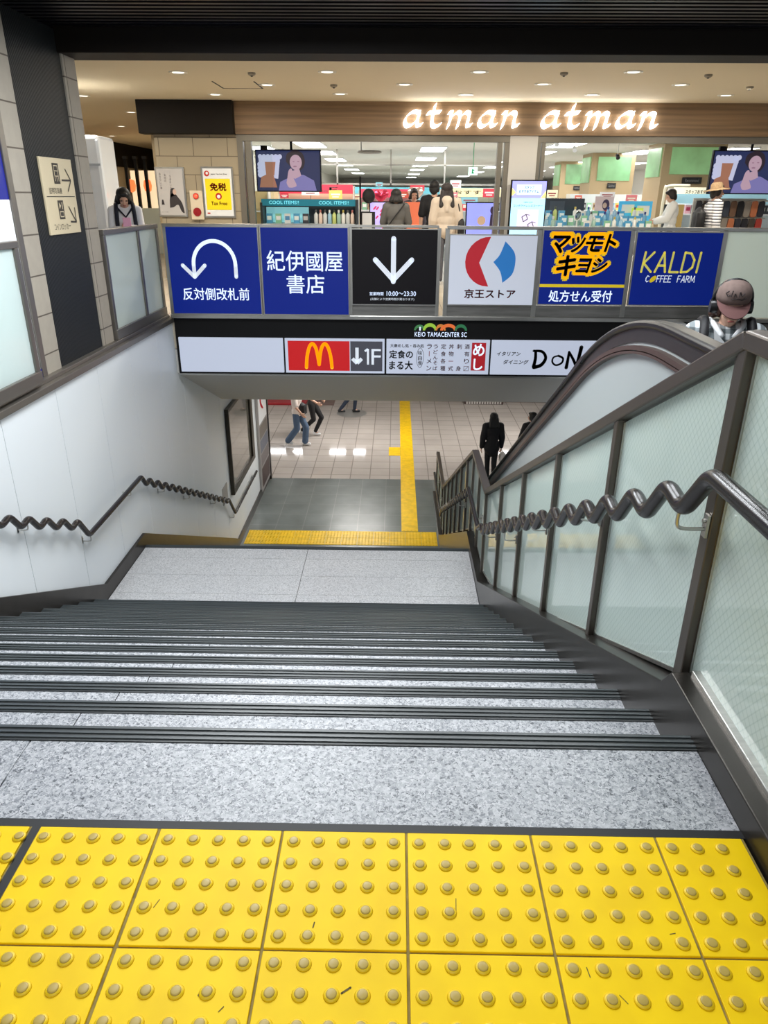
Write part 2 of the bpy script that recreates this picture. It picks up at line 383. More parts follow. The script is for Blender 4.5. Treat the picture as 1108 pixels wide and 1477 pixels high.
# far edge of the opening: slab, sloped soffit, hall ceiling
m = MB(); m.yz([(8.065, -.41), (8.065, -.72), (10.3, -1.655), (10.6, -1.655), (10.6, -1.45), (12.5, -.4), (12.5, -.41)], XL - .3, 9)
struct(m.build('ceiling_soffit', mat('soffit_grey', (200, 197, 191), .6)))
m = MB(); m.box(-14, 9, 10.6, 30, -1.5, -1.4); m.box(-14, XL - .3, 8, 10.6, -1.5, -1.4)
struct(m.build('ceiling_hall', mat('hall_ceiling', (205, 202, 196), .7)))
m = MB(); m.box(-14, 9, 30, 30.2, ZB, -1.4); struct(m.build('wall_hall_back', mat('hall_wall', (190, 180, 170), .6)))
m = MB(); m.box(-14.2, -14, 14, 30, ZB, -1.4); struct(m.build('wall_hall_left', mat('hall_wall', (190, 180, 170), .6)))

# skirtings beside the stairs
SL = RZ / T
def nos(y): return -SL * (y - Y0)
def nos2(y): return ZM - SL * (y - YM1)
def skirt_outline(dz):
    top = [(-2.5, dz), (Y0 + dz * .0, dz), (YM0, nos(YM0) + dz), (YM0 + .3, ZM + dz), (YM1, ZM + dz), (YB, nos2(YB) + dz), (YB + .28, ZB + dz), (14.1, ZB + dz)]
    bot = [(14.1, ZB - .1), (YB, ZB - .1), (YM1, ZM - .4), (YM0, ZM - .4), (Y0, -.4), (-2.5, -.4)]
    return top + bot
m = MB(); m.yz(skirt_outline(.15), XL - .001, XL + .03); struct(m.build('baseboard_left', M_DARKM))

# louvred black ceiling over the stairs, deep black beam and beige concourse ceiling
m = MB(); m.box(-9, 9, -3, 5.9, 2.86, 2.95)
for i in range(60):
    y = 5.8 - i * .11
    if y > -2.6: m.box(-9, 9, y - .05, y, 2.70, 2.86)
struct(m.build('ceiling_louvre', mat('louvre_black', (8, 8, 9), .35, spec=.3)))
m = MB(); m.box(-9, 9, 5.9, 6.3, 2.53, 3.0); struct(m.build('ceiling_beam', M_BROWNBLK, bevel=.01))
m = MB(); m.box(-14, 10, 6.3, 12.6, 2.86, 2.95); m.box(-14, -4.3, 12.6, 32, 2.86, 2.95); struct(m.build('ceiling_concourse', M_CEIL))
m = MB(); m.box(-4.3, 11, 12.75, 62, 2.6, 2.7); struct(m.build('ceiling_shop', mat('shop_ceiling', (206, 203, 194), .8)))

# ------------------------------------------------------------------ staircase
st = thing('staircase', 'granite staircase with dark ribbed nosings going down to the lower hall', 'staircase', (-1.03, Y0, 0))
def nosing(y, z, parent):
    o = MB(); 
    o.box(XL + .03, XR, y - .062, y, z - .03, z + .003)
    o.build('nosing', M_NOSE, parent)
    r = MB()
    for k in range(3): r.box(XL + .03, XR, y - .053 + k * .0195, y - .045 + k * .0195, z + .003, z + .0065)
    r.build('ridge', M_NOSEL, parent)
def flight(ys, zs, n):
    for k in range(n):
        y, z = ys + k * T, zs - k * RZ
        o = MB()
        if k:
            for a, b in ((XL + .03, -1.0655), (-1.0615, XR)): o.box(a, b, y - T - .01, y - .062, z - .03, z)
        else: o.box(XL + .03, XR, y - .2, y - .063, z - .03, z - .004)
        o.box(XL + .03, XR, y - T - .01, y - .02, z - RZ, z - .03)
        s = o.build('step', M_GRAN if zs == 0 else M_GRANL, st); nosing(y, z, s)
flight(Y0, 0, NS)
lb = MB(); lb.box(XL + .03, XR, YM0 - .02, YM1 - .02, ZM - .12, ZM - .006)
lb = lb.build('landing', M_JOINT, st)
o = MB(); yy = [YM0 - .02, 5.003, 5.393, 5.783, YM1 - .063]
for a, b in zip(yy, yy[1:]):
    for c, d in ((XL + .035, -.998), (-.993, XR - .004)): o.box(c, d, a + .002, b - .002, ZM - .03, ZM)
o.build('slab', M_GRANL, lb)
nosing(YM1, ZM, lb)
flight(YM1 + T, ZM - RZ, NS - 1)

# yellow dotted paving at the head of the stairs
tp = thing('tactile_paving', 'yellow dotted tactile paving at the head of the stairs', 'tactile paving', (-1, -.45, 0))
bed = MB(); bed.box(XL + .035, XR - .005, -1.2, .006, -.012, .0008); bed.build('grout_bed', M_GROUT, tp)
g = MB(); g.box(XL, XR, .006, .03, -.012, .0016); g.box(-.915, -.895, -1.2, .006, -.011, .0016); g.build('edge_strip', M_CHAR, tp)
cols = [(-1.2 - .3 * i, -.9 - .3 * i) for i in range(5, 0, -1)] + [(-1.2, -.916)] + [(-.894, -.602)] + [(-.6 + .3 * i, -.3 + .3 * i) for i in range(4)] + [(.6, XR - .01)]
dm, dr, tl = MB(), MB(), None
for ci, (a, b) in enumerate(cols):
    for r in range(4):
        y1 = -.3 * r; o = MB(); o.box(a + .003, b - .003, y1 - .297, y1 + .002 if r == 0 else y1 - .003, -.01, .006)
        o.build('tile', M_YEL, tp, bevel=.0015)
        x0 = {5: -1.2, 6: -.9}.get(ci, a)
        for i in range(5):
            for j in range(5):
                x, y = x0 + .03 + .06 * i, y1 - .03 - .06 * j
                if x > b - .008 or x < a + .012: continue
                jx = random.uniform(-.001, .001)
                dr.lathe([(.0165, .006), (.0150, .0085), (.0115, .0105)], (x + jx, y, 0), 16)
                dm.lathe([(.0112, .0100), (.0104, .0118), (.008, .0124)], (x + jx, y, 0), 14)
o = dr.build('dome', M_DOMER, tp, True); o['kind'] = 'stuff'
o = dm.build('dome_top', M_DOME, tp, True); o['kind'] = 'stuff'
sc_ = MB(); P = Plane((0, 0, .0066), (1, 0, 0), (0, 1, 0))
for x, y, l, a, w in ((-.405, -.395, .014, 0, .005), (-.13, -.386, .02, .6, .004), (.105, -.205, .03, 1.5, .0016), (-.55, -.21, .02, 1.2, .0016), (.55, -.25, .012, .2, .0018), (.27, -.09, .014, 1.9, .0016), (-.36, -.425, .012, .9, .002), (.42, -.395, .02, 2.2, .0015), (-.2, -.25, .012, 1.4, .0026), (.36, -.345, .02, 1.7, .002)):
    sc_.stroke(P, [(x, y), (x + l * math.cos(a), y + l * math.sin(a))], w, 0)
sc_.build('scuff_mark', mat('scuff', (92, 78, 30), .7), tp)

# yellow guide paving on the hall floor
gp = thing('guide_paving', 'yellow ribbed guide path running away across the lower hall floor', 'tactile paving', (.3, 15, ZB))
o = MB(); o.box(.13, .45, 11.32, 29, ZB, ZB + .006); o.box(-.16, .125, 15.75, 16.4, ZB, ZB + .006); o.build('base', M_YELB, gp)
o = MB()
for k in range(4): o.box(.155 + .075 * k, .19 + .075 * k, 11.34, 29, ZB + .006, ZB + .011)
o.build('guide_bar', M_YELB, gp)
wp = thing('warning_paving', 'yellow tactile warning strip on the floor at the foot of the stairs', 'tactile paving', (-1, 11, ZB))
o = MB()
for i in range(12): o.box(-2.80 + .3 * i, -2.505 + .3 * i, 10.70, 10.995, ZB, ZB + .006); o.box(-2.80 + .3 * i, -2.505 + .3 * i, 11.0, 11.295, ZB, ZB + .006)
o.build('tile', M_YELB, wp)
o = MB()
for i in range(60):
    for j in range(10): o.box(-2.78 + .06 * i, -2.756 + .06 * i, 10.718 + .06 * j, 10.742 + .06 * j, ZB + .006, ZB + .011)
o.build('dome', M_YELB, wp)['kind'] = 'stuff'

# ------------------------------------------------------------------ wavy handrails
def fillet(C, cut=.045, n=6):
    C = [Vector(p) for p in C]; out = [C[0]]
    for i in range(1, len(C) - 1):
        a, p, q = C[i - 1], C[i], C[i + 1]; k = min(cut, (p - a).length * .48, (q - p).length * .48)
        s, e = p + (a - p).normalized() * k, p + (q - p).normalized() * k
        for j in range(n + 1):
            t = j / n; out.append(s * (1 - t) ** 2 + p * 2 * t * (1 - t) + e * t * t)
    return out + [C[-1]]
def wave(x, y, z, yend, per=.27, sl=.492):
    dz = per * sl; P = []
    while y < yend:
        P += [(x, y, z + .012), (x, y + per * .5, z - dz - .012)]; y += per; z -= dz
    return P
M_WAVE = mat('wave_rail', (34, 29, 28), .27, .0, spec=.42)
def wavy_handrail(label, x, side, y1, z1, yl0, yl1, zl, ye, ze, pre=None, brackets=(), per=.27, sl=.492):
    h = thing('wavy_handrail', label, 'handrail', (x, y1, z1))
    P = [pre] + wave(x, y1, z1, yl0 - .14, per, sl)
    P = P[:-1] + [(x, yl0, zl)] + wave(x, yl1, zl, ye - .2, per, sl)[:-1] + [(x, ye, ze), (x, ye + 2.1, ze)]
    pts = fillet(P); m = MB(); m.tube(pts, .0245, 18); m.build('rail', M_WAVE, h, True)
    for by in brackets:
        z = min(pts, key=lambda q: abs(q.y - by)).z
        b = MB(); s = side
        b.tube(catmull([(x, by, z - .015), (x, by, z - .06), (x + s * .02, by, z - .075), (x + s * .085, by, z - .075)], 4), .006, 8)
        b.box(min(x + s * .08, x + s * .088), max(x + s * .08, x + s * .088), by - .012, by + .012, z - .10, z - .03)
        b = b.build('bracket', M_STEEL, h, True, angle=30)
        c = MB(); c.cyl((x + s * .079, by, z - .05), (x + s * .071, by, z - .05), .006); c.build('screw', M_STEEL, b)
    return h
wavy_handrail('dark wavy handrail on brackets along the white wall left of the stairs', -2.80, -1, .62, .632, 4.60, 6.06, -1.42, 10.25, -3.68, (-2.80, -2, .632), (1.6, 2.6, 3.62, 4.62, 5.7, 6.75, 7.7, 9.0, 10.15, 11.3, 12.2), .2535, .484)
wavy_handrail('dark wavy handrail along the glass balustrade right of the stairs', .78, 1, .461, .757, 5.02, 6.05, -1.50, 10.1, -3.62, (.78, -2, .757), (.62, 1.6, 2.58, 3.5, 4.44, 5.42, 7.0, 8.5, 11.0, 11.9))

# ------------------------------------------------------------------ glass balustrade on the right
gb = thing('glass_balustrade', 'metal framed wired glass balustrade stepping down right of the stairs', 'balustrade', (.9, .6, 0))
def rt(y):
    if y < .62: return 1.11
    if y < 5.37: return 1.11 - .494 * (y - .62)
    if y < 6.6: return -1.237
    return max(-1.237 - .494 * (y - 6.6), -3.52)
yb_end = 6.6 + (3.52 - 1.237) / .494
pth = [(-2, 1.11), (.62, 1.11), (5.37, -1.237), (6.6, -1.237), (yb_end, -3.52), (13.2, -3.52)]
m = MB()
for (a, b), (c, d) in zip(pth, pth[1:]): m.beam((XG, a, b - .025), (XG, c, d - .025), .075, .05)
for a, b in pth[1:-1]: m.ell((XG, a, b - .025), (.0375, .03, .026))
m.cyl((XG, 13.2, -3.52 - .05), (XG, 13.2, -3.52), .0375)
m.build('top_rail', M_RAIL, gb, bevel=.006)
def bt(y):
    if y < .6: return .04
    if y < 5.38: return .02 - .494 * (y - .6)
    if y < 6.4: return ZM + .0
    return max(ZM - .494 * (y - 6.4) + .0, ZB + .1)
def br(y):
    if y < .6: return .085
    return max(bt(y), ZM + .1) if y < 6.4 else max(ZM + .1 - .494 * (y - 6.4), ZB + .1)
# stringer / skirting
zz = [(-2, br(-2)), (.56, .085), (.62, .01), (5.15, br(5.15)), (6.35, br(6.35)), (10.6, br(10.6)), (11, ZB + .1), (13.2, ZB + .1)]
m = MB(); m.yz(zz + [(13.2, ZB), (YB, ZB - .1), (YM1, ZM - .4), (YM0, ZM - .4), (Y0, -.4), (-2, -.4)], XR, XG + .03)
m.build('skirting', M_DARKM, gb, bevel=.004)
m = MB()
m.beam((XG + .0, -2, .09), (XG, .55, .09), .045, .02)
m.build('sill', M_STEEL, gb, bevel=.003)
posts = [-1.4, -.4, .64, 1.60, 2.56, 3.5, 4.44, 5.36, 5.95, 6.58, 7.2, 7.9, 8.6, 9.3, 10.0, 10.7, 11.3, 12.2, 13.15]
for y in posts:
    m = MB(); zb, zt = br(y) - .03, rt(y) - .03
    m.box(XG - .03, XG + .03, y - .035, y + .012, zb, zt); m.box(XG - .02, XG + .025, y + .012, y + .042, zb, zt)
    m.build('post', M_RAIL, gb, bevel=.004)
for a, b in zip(posts, posts[1:]):
    a2, b2 = a + .042, b - .035
    P4 = [(a2, br(a2) + (.02 if a2 > .6 else .0)), (b2, br(b2) + .02), (b2, rt(b2) - .06), (a2, rt(a2) - .06)]
    m = MB(); m.yz(P4, XG + .002, XG + .014); m.build('glass_panel', M_GLASSW, gb)
    bd = MB(); 
    for (p, q) in ((P4[0], P4[1]), (P4[0], P4[3]), (P4[1], P4[2])): bd.beam((XG, p[0], p[1]), (XG, q[0], q[1]), .014, .010, (1, 0, 0))
    bd.build('glazing_bead', M_STEEL, gb)

# ------------------------------------------------------------------ escalator
es = thing('escalator', 'escalator with black moving handrail rising beside the stairs', 'escalator', (1.75, 3.5, -.6))
EA = math.tan(math.radians(30.6))
def hz(y):   # handrail height, rounding into the level top
    if y < 1.75: return .935
    if y < 3.15:
        t = (y - 1.75) / 1.4; return .935 - EA * 1.4 * t * t / 2
    return .935 - EA * .7 - EA * (y - 3.15)
for side, xh in ((1, 1.13), (-1, 2.3)):
    prof = [(y, hz(y)) for y in [-.6 + .2 * i for i in range(12)] + [1.75 + .1 * i for i in range(15)] + [3.15 + .5 * i for i in range(18)] if hz(y) > ZB + .95]
    ye = prof[-1][0]; prof += [(ye + .3, ZB + .93), (ye + 1.0, ZB + .93)]
    m = MB(); m.yz(prof + [(a, b - .036) for a, b in prof[::-1]], xh - .04, xh + .04)
    m.build('handrail', mat('rubber', (24, 23, 24), .36), es, True, bevel=.012, angle=40)
    m = MB(); m.yz([(a, b - .033) for a, b in prof] + [(a, b - .10) for a, b in prof[::-1]], xh - .022, xh + .022)
    m.build('rail_deck', mat('rail_deck', (58, 57, 57), .35, .4), es)
    m = MB(); o = -.03 if side > 0 else .03
    for k, dz in ((0, .115), (1, .142)):
        th = .012 if k else .022
        m.yz([(a, b - dz) for a, b in prof] + [(a, b - dz - th) for a, b in prof[::-1]], xh + o - .016, xh + o + .016)
    m.build('trim_strip', mat('rail_trim', (96, 78, 72), .4, .5), es)
    m = MB(); m.yz([(a, b - .1) for a, b in prof] + [(a, b - 1.9) for a, b in prof[::-1] if b > -2] + [(prof[0][0], -.9)], xh - .014, xh + .014)
    m.build('balustrade_panel', mat('esc_panel', (172, 179, 179), .35), es)
for k in range(26):
    y = 2.3 + .35 * k; z = hz(y) - .93
    if z < ZB: break
    m = MB(); m.box(1.2, 2.23, y - .02, y + .4, z - .2, z)
    for q in range(24): m.box(1.215 + q * .042, 1.235 + q * .042, y - .018, y + .395, z, z + .008)
    s = m.build('step', mat('esc_step', (90, 90, 90), .4, .8), es)
    m = MB(); m.box(1.2, 2.23, y - .024, y + .012, z, z + .0095); m.build('yellow_edge', M_YEL, s)
m = MB(); m.box(1.2, 2.23, 1.2, 2.3, -.3, 0); m.build('comb_plate', M_STEEL, es)
# ------------------------------------------------------------------ column, left boards and rails
cb = thing('stone_column', 'beige block column with a black ribbed strip at the left of the stairs', 'column', (-3.4, 5.45, 0))
m = MB(); m.box(-4.2, -2.95, 4.67, 4.95, 0, 2.7); m.box(-4.2, -2.95, 5.95, 6.23, 0, 2.86); m.box(-4.2, -3.02, 4.95, 5.95, 0, 2.7)
m.build('block_face', M_BEIGEC, cb)
m = MB(); m.box(-3.02, -2.975, 4.95, 5.95, 0, 2.7)
for i in range(60): m.box(-2.975, -2.962, 4.955 + i * .0166, 4.963 + i * .0166, 0, 2.7)
m.build('ribbed_strip', mat('ribbed_black', (32, 35, 37), .5), cb)
def arrow(mb, P, a, b, w, head, d=.003):
    a, b = Vector(a), Vector(b); t = (b - a).normalized(); n = Vector((-t.y, t.x))
    mb.stroke(P, [a, b], w, d, False)
    mb.stroke(P, [b - t * head + n * head, b, b - t * head - n * head], w, d, False)
sg = thing('direction_sign', 'beige direction sign with two arrows on the black ribbed column strip', 'sign', (-2.955, 5.48, 1.4))
m = MB(); m.box(-2.962, -2.945, 5.17, 5.80, 1.10, 1.70); m.build('plate', mat('sign_beige', (205, 190, 158), .5), sg, bevel=.003)
P = Plane((-2.945, 5.17, 1.10), (0, 1, 0), (0, 0, 1)); k = MB()
k.stroke(P, [(.03, .30), (.60, .30)], .006, .002, False)
arrow(k, P, (.37, .43), (.56, .43), .014, .09); arrow(k, P, (.43, .22), (.55, .09), .014, .085)
k.text(P, '証明写真機', .22, .345, .25, .05, .002)
k.text(P, 'コインロッカー', .25, .06, .33, .055, .002)
k.poly(P, [(.22, .40), (.34, .40), (.34, .56), (.22, .56)], .002); k.poly(P, [(.22, .12), (.33, .12), (.33, .27), (.22, .27)], .002)
k.build('lettering', mat('sign_ink', (52, 46, 40), .6), sg)
k = MB(); k.stroke(P, [(.245, .42), (.245, .54), (.315, .54), (.315, .42)], .008, .003, False); k.stroke(P, [(.245, .50), (.315, .50)], .006, .003, False); k.stroke(P, [(.245, .46), (.315, .46)], .006, .003, False); k.stroke(P, [(.28, .42), (.28, .46)], .006, .003)
k.stroke(P, [(.24, .18), (.31, .18), (.31, .14), (.24, .14), (.24, .18)], .008, .003, False); k.poly(P, [(.24, .20), (.24, .255), (.275, .2275)], .003); k.stroke(P, [(.30, .2), (.30, .255)], .012, .003, False)
k.build('pictogram', mat('sign_beige', (205, 190, 158), .5), sg)

bd = thing('wall_board', 'white wall board with a deep blue top behind the left railing', 'board', (-3.1, 3.5, 0))
m = MB(); m.box(-3.06, -2.955, 1.2, 4.58, .04, 1.38); m.build('white_panel', M_WHITE, bd)
m = MB(); m.box(-3.06, -2.954, 1.2, 4.58, 1.38, 2.7); m.box(-3.06, -2.945, 1.2, 4.58, .03, .10); m.build('blue_panel', mat('board_blue', (6, 24, 130), .4), bd)
m = MB(); m.box(-3.06, -2.94, 4.585, 4.665, .03, 2.7); m.build('edge_post', M_LEDGE, bd, bevel=.004)

M_RAILL = mat('railing_metal', (120, 116, 110), .36, .7)
def railing(name, label, x, ys, z0=.03, h=1.10):
    r = thing(name, label, 'railing', (x, (ys[0] + ys[-1]) / 2, 0))
    m = MB(); m.box(x - .03, x + .03, ys[0] - .03, ys[-1] + .03, h - .05, h); m.build('top_rail', M_RAILL, r, bevel=.005)
    m = MB(); m.box(x - .03, x + .035, ys[0] - .03, ys[-1] + .03, z0, z0 + .1); m.build('base_rail', M_RAILL, r, bevel=.005)
    for y in ys:
        m = MB(); m.box(x - .025, x + .025, y - .03, y + .03, z0 + .1, h - .05); m.build('post', M_RAILL, r, bevel=.004)
    for a, b in zip(ys, ys[1:]):
        m = MB(); m.box(x - .006, x + .006, a + .03, b - .03, z0 + .1, h - .05); m.build('glass_panel', M_GLASSF, r)
    return r
railing('glass_railing', 'frosted glass railing on the left ledge before the stone column', -2.885, [-.8, .5, 1.8, 3.1, 4.36])
railing('glass_railing', 'frosted glass railing on the left ledge beyond the stone column', -2.95, [6.3, 7.32, 8.0])

# ------------------------------------------------------------------ railing with shop boards over the opening
YS = 8.0
fr = thing('sign_railing', 'steel railing frame that carries the row of shop boards above the opening', 'railing', (.5, YS, 0))
m = MB(); m.box(-2.86, .47, YS - .03, YS + .035, 1.075, 1.105); m.box(.57, 6.5, YS - .03, YS + .035, 1.06, 1.10); m.build('top_rail', M_STEEL, fr, bevel=.004)
m = MB(); m.box(-2.86, 6.5, YS - .05, YS + .04, 0.0, .05); m.build('base_rail', M_STEEL, fr, bevel=.006)
m = MB(); m.box(-.61, .48, YS - .02, YS + .02, .05, .18); m.box(.57, 3.88, YS - .02, YS + .02, .05, .19); m.build('kick_plate', mat('satin_steel', (140, 138, 134), .4, .9, noise=(2, .2, (1, 1, 12))), fr)
for x, w in ((-2.83, .05), (-1.685, .03), (-.595, .04), (.475, .045), (.575, .05), (1.675, .06), (2.78, .06), (3.88, .06), (4.75, .05), (5.6, .05), (6.45, .05)):
    m = MB(); m.box(x - w / 2, x + w / 2, YS - .03, YS + .03, .05, 1.075); m.build('post', M_STEEL, fr, bevel=.003)
for a, b in ((3.91, 4.725), (4.775, 5.575), (5.625, 6.425)):
    m = MB(); m.box(a, b, YS - .005, YS + .005, .06, 1.06); m.build('glass_panel', M_GLASSF, fr)
M_BLUE = mat('board_royal', (3, 22, 108), .45, emit=.30, ecol=(4, 46, 165), spec=.3); M_LIT = mat('print_white', (232, 238, 248), .5, emit=.30)
def board(label, x0, x1, z0, z1, face):
    t = thing('shop_board', label, 'sign', ((x0 + x1) / 2, YS, z0), 'boards along the railing over the opening')
    m = MB(); m.box(x0, x1, YS - .075, YS - .048, z0, z1); m.build('face', face, t, bevel=.002)
    m = MB(); e = .012
    m.box(x0 - e, x1 + e, YS - .079, YS - .046, z0 - e, z0); m.box(x0 - e, x1 + e, YS - .079, YS - .046, z1, z1 + e); m.box(x0 - e, x0, YS - .079, YS - .046, z0, z1); m.box(x1, x1 + e, YS - .079, YS - .046, z0, z1)
    m.build('frame', M_STEEL, t)
    return t, Plane((x0, YS - .075, z0), (1, 0, 0), (0, 0, 1)), x1 - x0, z1 - z0
t, P, w, h = board('blue board with white curved arrow and white characters', -2.80, -1.705, .065, 1.07, M_BLUE)
m = MB(); arc = [(.555 + .255 * math.cos(a), .58 + .27 * math.sin(a)) for a in [PI * i / 24 for i in range(25)]]
m.stroke(P, [(.81, .44)] + arc + [(.30, .44)], .045); m.stroke(P, [(.165, .57), (.30, .435), (.435, .57)], .045); m.build('arrow', M_LIT, t)
m = MB(); m.text(P, '反対側改札前', .545, .235, .82, .145, bold=.012); m.build('lettering', M_LIT, t)
t, P, w, h = board('blue board with six large white characters in two rows', -1.665, -.62, .065, 1.07, M_BLUE)
m = MB(); m.text(P, '紀伊國屋', .52, .63, .92, .235, bold=.008); m.text(P, '書店', .52, .36, .46, .22, bold=.008); m.build('lettering', M_LIT, t)
t, P, w, h = board('black board with large white down arrow and opening hours', -.57, .455, .195, 1.055, mat('board_black', (14, 9, 15), .5, spec=.25))
m = MB(); m.stroke(P, [(.50, .76), (.50, .27)], .06); m.stroke(P, [(.28, .52), (.50, .29), (.72, .52)], .06); m.build('arrow', M_LIT, t)
m = MB(); m.text(P, '営業時間', .295, .125, .17, .042, bold=.01); m.text(P, '10:00～23:30', .60, .128, .36, .055, bold=.004); m.text(P, '(店舗により営業時間が異なります)', .49, .06, .54, .034); m.build('lettering', M_LIT, t)
t, P, w, h = board('white board with red and blue curved emblem and dark red writing', .605, 1.645, .20, 1.0, mat('board_white', (200, 205, 218), .5, emit=.40))
def arcp(cx, cy, r, a0, a1, n=14): return [(cx + r * math.cos(math.radians(a0 + (a1 - a0) * i / n)), cy + r * math.sin(math.radians(a0 + (a1 - a0) * i / n))) for i in range(n + 1)]
m = MB(); m.poly(P, arcp(.475, .50, .285, 88, 272) + [(.49, .225), (.36, .49)][1:] + arcp(.475, .50, .285, 88, 88, 1)[:1]); m.build('red_emblem', mat('emblem_red', (192, 28, 44), .5, emit=.25), t)
m = MB(); m.poly(P, [(.53, .50)] + catmull([(.53, .50), (.60, .58), (.66, .735)], 5) + catmull([(.66, .735), (.77, .62), (.795, .50), (.765, .36), (.655, .26)], 6) + catmull([(.655, .26), (.62, .39), (.53, .50)], 5)[:-1]); m.build('blue_emblem', mat('emblem_blue', (40, 124, 200), .5, emit=.25), t)
m = MB(); m.text(P, '京王ストア', .51, .13, .62, .105, bold=.03); m.build('lettering', mat('dark_red', (140, 20, 40), .5), t)
t, P, w, h = board('blue board with slanted black lettering outlined in yellow', 1.715, 2.745, .215, 1.06, M_BLUE)
M_YP = mat('print_yellow', (244, 212, 30), .5, emit=.25); M_INK = mat('print_black', (24, 22, 20), .5)
kana = [('マ', .22, .69, .20, .19), ('ツ', .42, .69, .16, .17), ('モ', .61, .70, .20, .17), ('ト', .80, .71, .13, .19), ('キ', .30, .45, .22, .23), ('ヨ', .51, .45, .18, .16), ('シ', .70, .455, .18, .16)]
y_, i_ = MB(), MB()
for c, a, b, ww, hh in kana:
    y_.text(P, c, a, b, ww * 1.28, hh * 1.28, .003, .115, .25); i_.text(P, c, a, b, ww, hh, .005, .045, .25)
y_.poly(P, [(0, .20), (w, .20), (w, .235), (0, .235)])
y_.build('yellow_outline', M_YP, t); i_.build('lettering', M_INK, t)
m = MB(); m.text(P, '処方せん受付', .51, .095, .77, .135, bold=.016); m.build('caption', M_LIT, t)
t, P, w, h = board('blue board with pale yellow capital letters and small white line', 2.825, 3.835, .215, 1.045, M_BLUE)
m = MB()
def KAL(mb, P, word, x, y, ht, adv, wd):
    G = {'K': [[(0, 0), (.12, 1)], [(.62, 1), (.08, .45), (.56, 0)]], 'A': [[(0, 0), (.42, 1), (.6, 0)], [(.16, .33), (.54, .33)]], 'L': [[(.1, 1), (0, 0), (.5, 0)]],
         'D': [[(0, 0), (.1, 1), (.45, .95), (.68, .62), (.62, .25), (.35, .02), (0, 0)]], 'I': [[(0, 0), (.1, 1)]], 'C': [[(.6, .85), (.35, 1), (.08, .6), (.1, .2), (.3, 0), (.55, .15)]],
         'F': [[(0, 0), (.1, 1), (.55, 1)], [(.05, .52), (.45, .52)]], 'E': [[(.5, 0), (0, 0), (.1, 1), (.58, 1)], [(.05, .52), (.48, .52)]], 'R': [[(0, 0), (.1, 1), (.5, .95), (.55, .7), (.4, .52), (.06, .5)], [(.3, .5), (.55, 0)]], 'M': [[(0, 0), (.12, 1), (.4, .2), (.75, 1), (.78, 0)]]}
    for c in word:
        if c in G:
            for s_ in G[c]: mb.stroke(P, [(x + a * ht * .92, y + b * ht) for a, b in s_], wd)
        x += adv.get(c, .7) * ht
KAL(m, P, 'KALDI', .10, .385, .225, {'L': .62, 'D': .83, 'A': .78, 'K': .72}, .026); m.build('lettering', mat('pale_yellow', (236, 226, 110), .5, emit=.25), t)
m = MB(); KAL(m, P, 'C', .165, .27, .072, {}, .010); KAL(m, P, 'FFEE', .30, .27, .072, {'F': .62, 'E': .66}, .010); KAL(m, P, 'FARM', .55, .27, .072, {'F': .66, 'A': .76, 'R': .72}, .010); m.build('caption', M_LIT, t)
m = MB(); m.poly(P, [(.255 + .038 * math.cos(a) + .012 * math.sin(a), .303 + .038 * math.sin(a) + .012 * math.cos(a)) for a in [2 * PI * i / 20 for i in range(20)]], .004); m.build('coffee_bean', M_YP, t)

# ------------------------------------------------------------------ fascia under the railing with lit signs
YF = 8.03
fa = thing('fascia_band', 'long black fascia band across the edge of the upper floor', 'fascia', (1, YF, -.7))
m = MB(); m.box(-2.845, 6.5, YF, YF + .03, -.715, 0); m.build('band', M_BLACK, fa)
m = MB(); m.box(-2.845, 6.5, YF - .01, YF + .02, -.735, -.712); m.build('edge_trim', M_STEEL, fa)
P = Plane((0, YF, 0))
m = MB(); m.text(P, 'KEIO TAMACENTER SC', .54, -.185, .66, .058, bold=.006, space=1.1); m.build('lettering', M_LIT, fa)
hills = [((.20, .34), (60, 120, 70), .07), ((.31, .49), (150, 190, 60), .09), ((.47, .60), (200, 120, 50), .08), ((.53, .74), (226, 110, 50), .085), ((.71, .87), (40, 110, 70), .08)]
for i, ((a, b), c, hh) in enumerate(hills):
    m = MB(); c0 = (a + b) / 2; r = (b - a) / 2
    out = [(c0 + r * math.cos(t_), -.135 + hh * math.sin(t_)) for t_ in [PI * k / 16 for k in range(17)]]
    inn = [(c0 + r * .66 * math.cos(t_), -.135 + hh * .5 * math.sin(t_)) for t_ in [PI * k / 16 for k in range(17)]]
    for k in range(16): m.add([P.pt(*out[k], .003 + .0004 * i), P.pt(*out[k + 1], .003 + .0004 * i), P.pt(*inn[k + 1], .003 + .0004 * i), P.pt(*inn[k], .003 + .0004 * i)], [(0, 1, 2, 3)])
    m.build('hill_emblem', mat('hill_%d' % i, c, .5, emit=.4), fa)
m = MB(); m.stroke(P, [(.275, -.13), (.275, -.10)], .022, .005); m.build('hill_emblem', M_LIT, fa)
M_LB = mat('lightbox_white', (150, 156, 170), .5, emit=.58, ecol=(200, 208, 228))
def lightbox(label, x0, x1, face=M_LB):
    t = thing('lightbox_sign', label, 'sign', ((x0 + x1) / 2, YF, -.69), 'lit signs on the black fascia')
    m = MB(); m.box(x0 + .012, x1 - .012, YF - .03, YF - .001, -.685, -.245); m.build('face', face, t, bevel=.003)
    return t, Plane((x0, YF - .03, -.685))
lightbox('blank white lit sign at the left end of the black fascia', -2.82, -1.46)
t, P = lightbox('red lit sign with yellow arches and a grey down arrow side', -1.46, -.16)
m = MB(); m.poly(P, [(.05, .03), (.84, .03), (.84, .41), (.05, .41)]); m.build('red_field', mat('sign_red', (196, 16, 22), .5, emit=.35), t)
m = MB(); m.poly(P, [(.85, .03), (1.26, .03), (1.26, .41), (.85, .41)]); m.build('grey_field', mat('sign_grey', (70, 70, 80), .5, emit=.3), t)
m = MB()
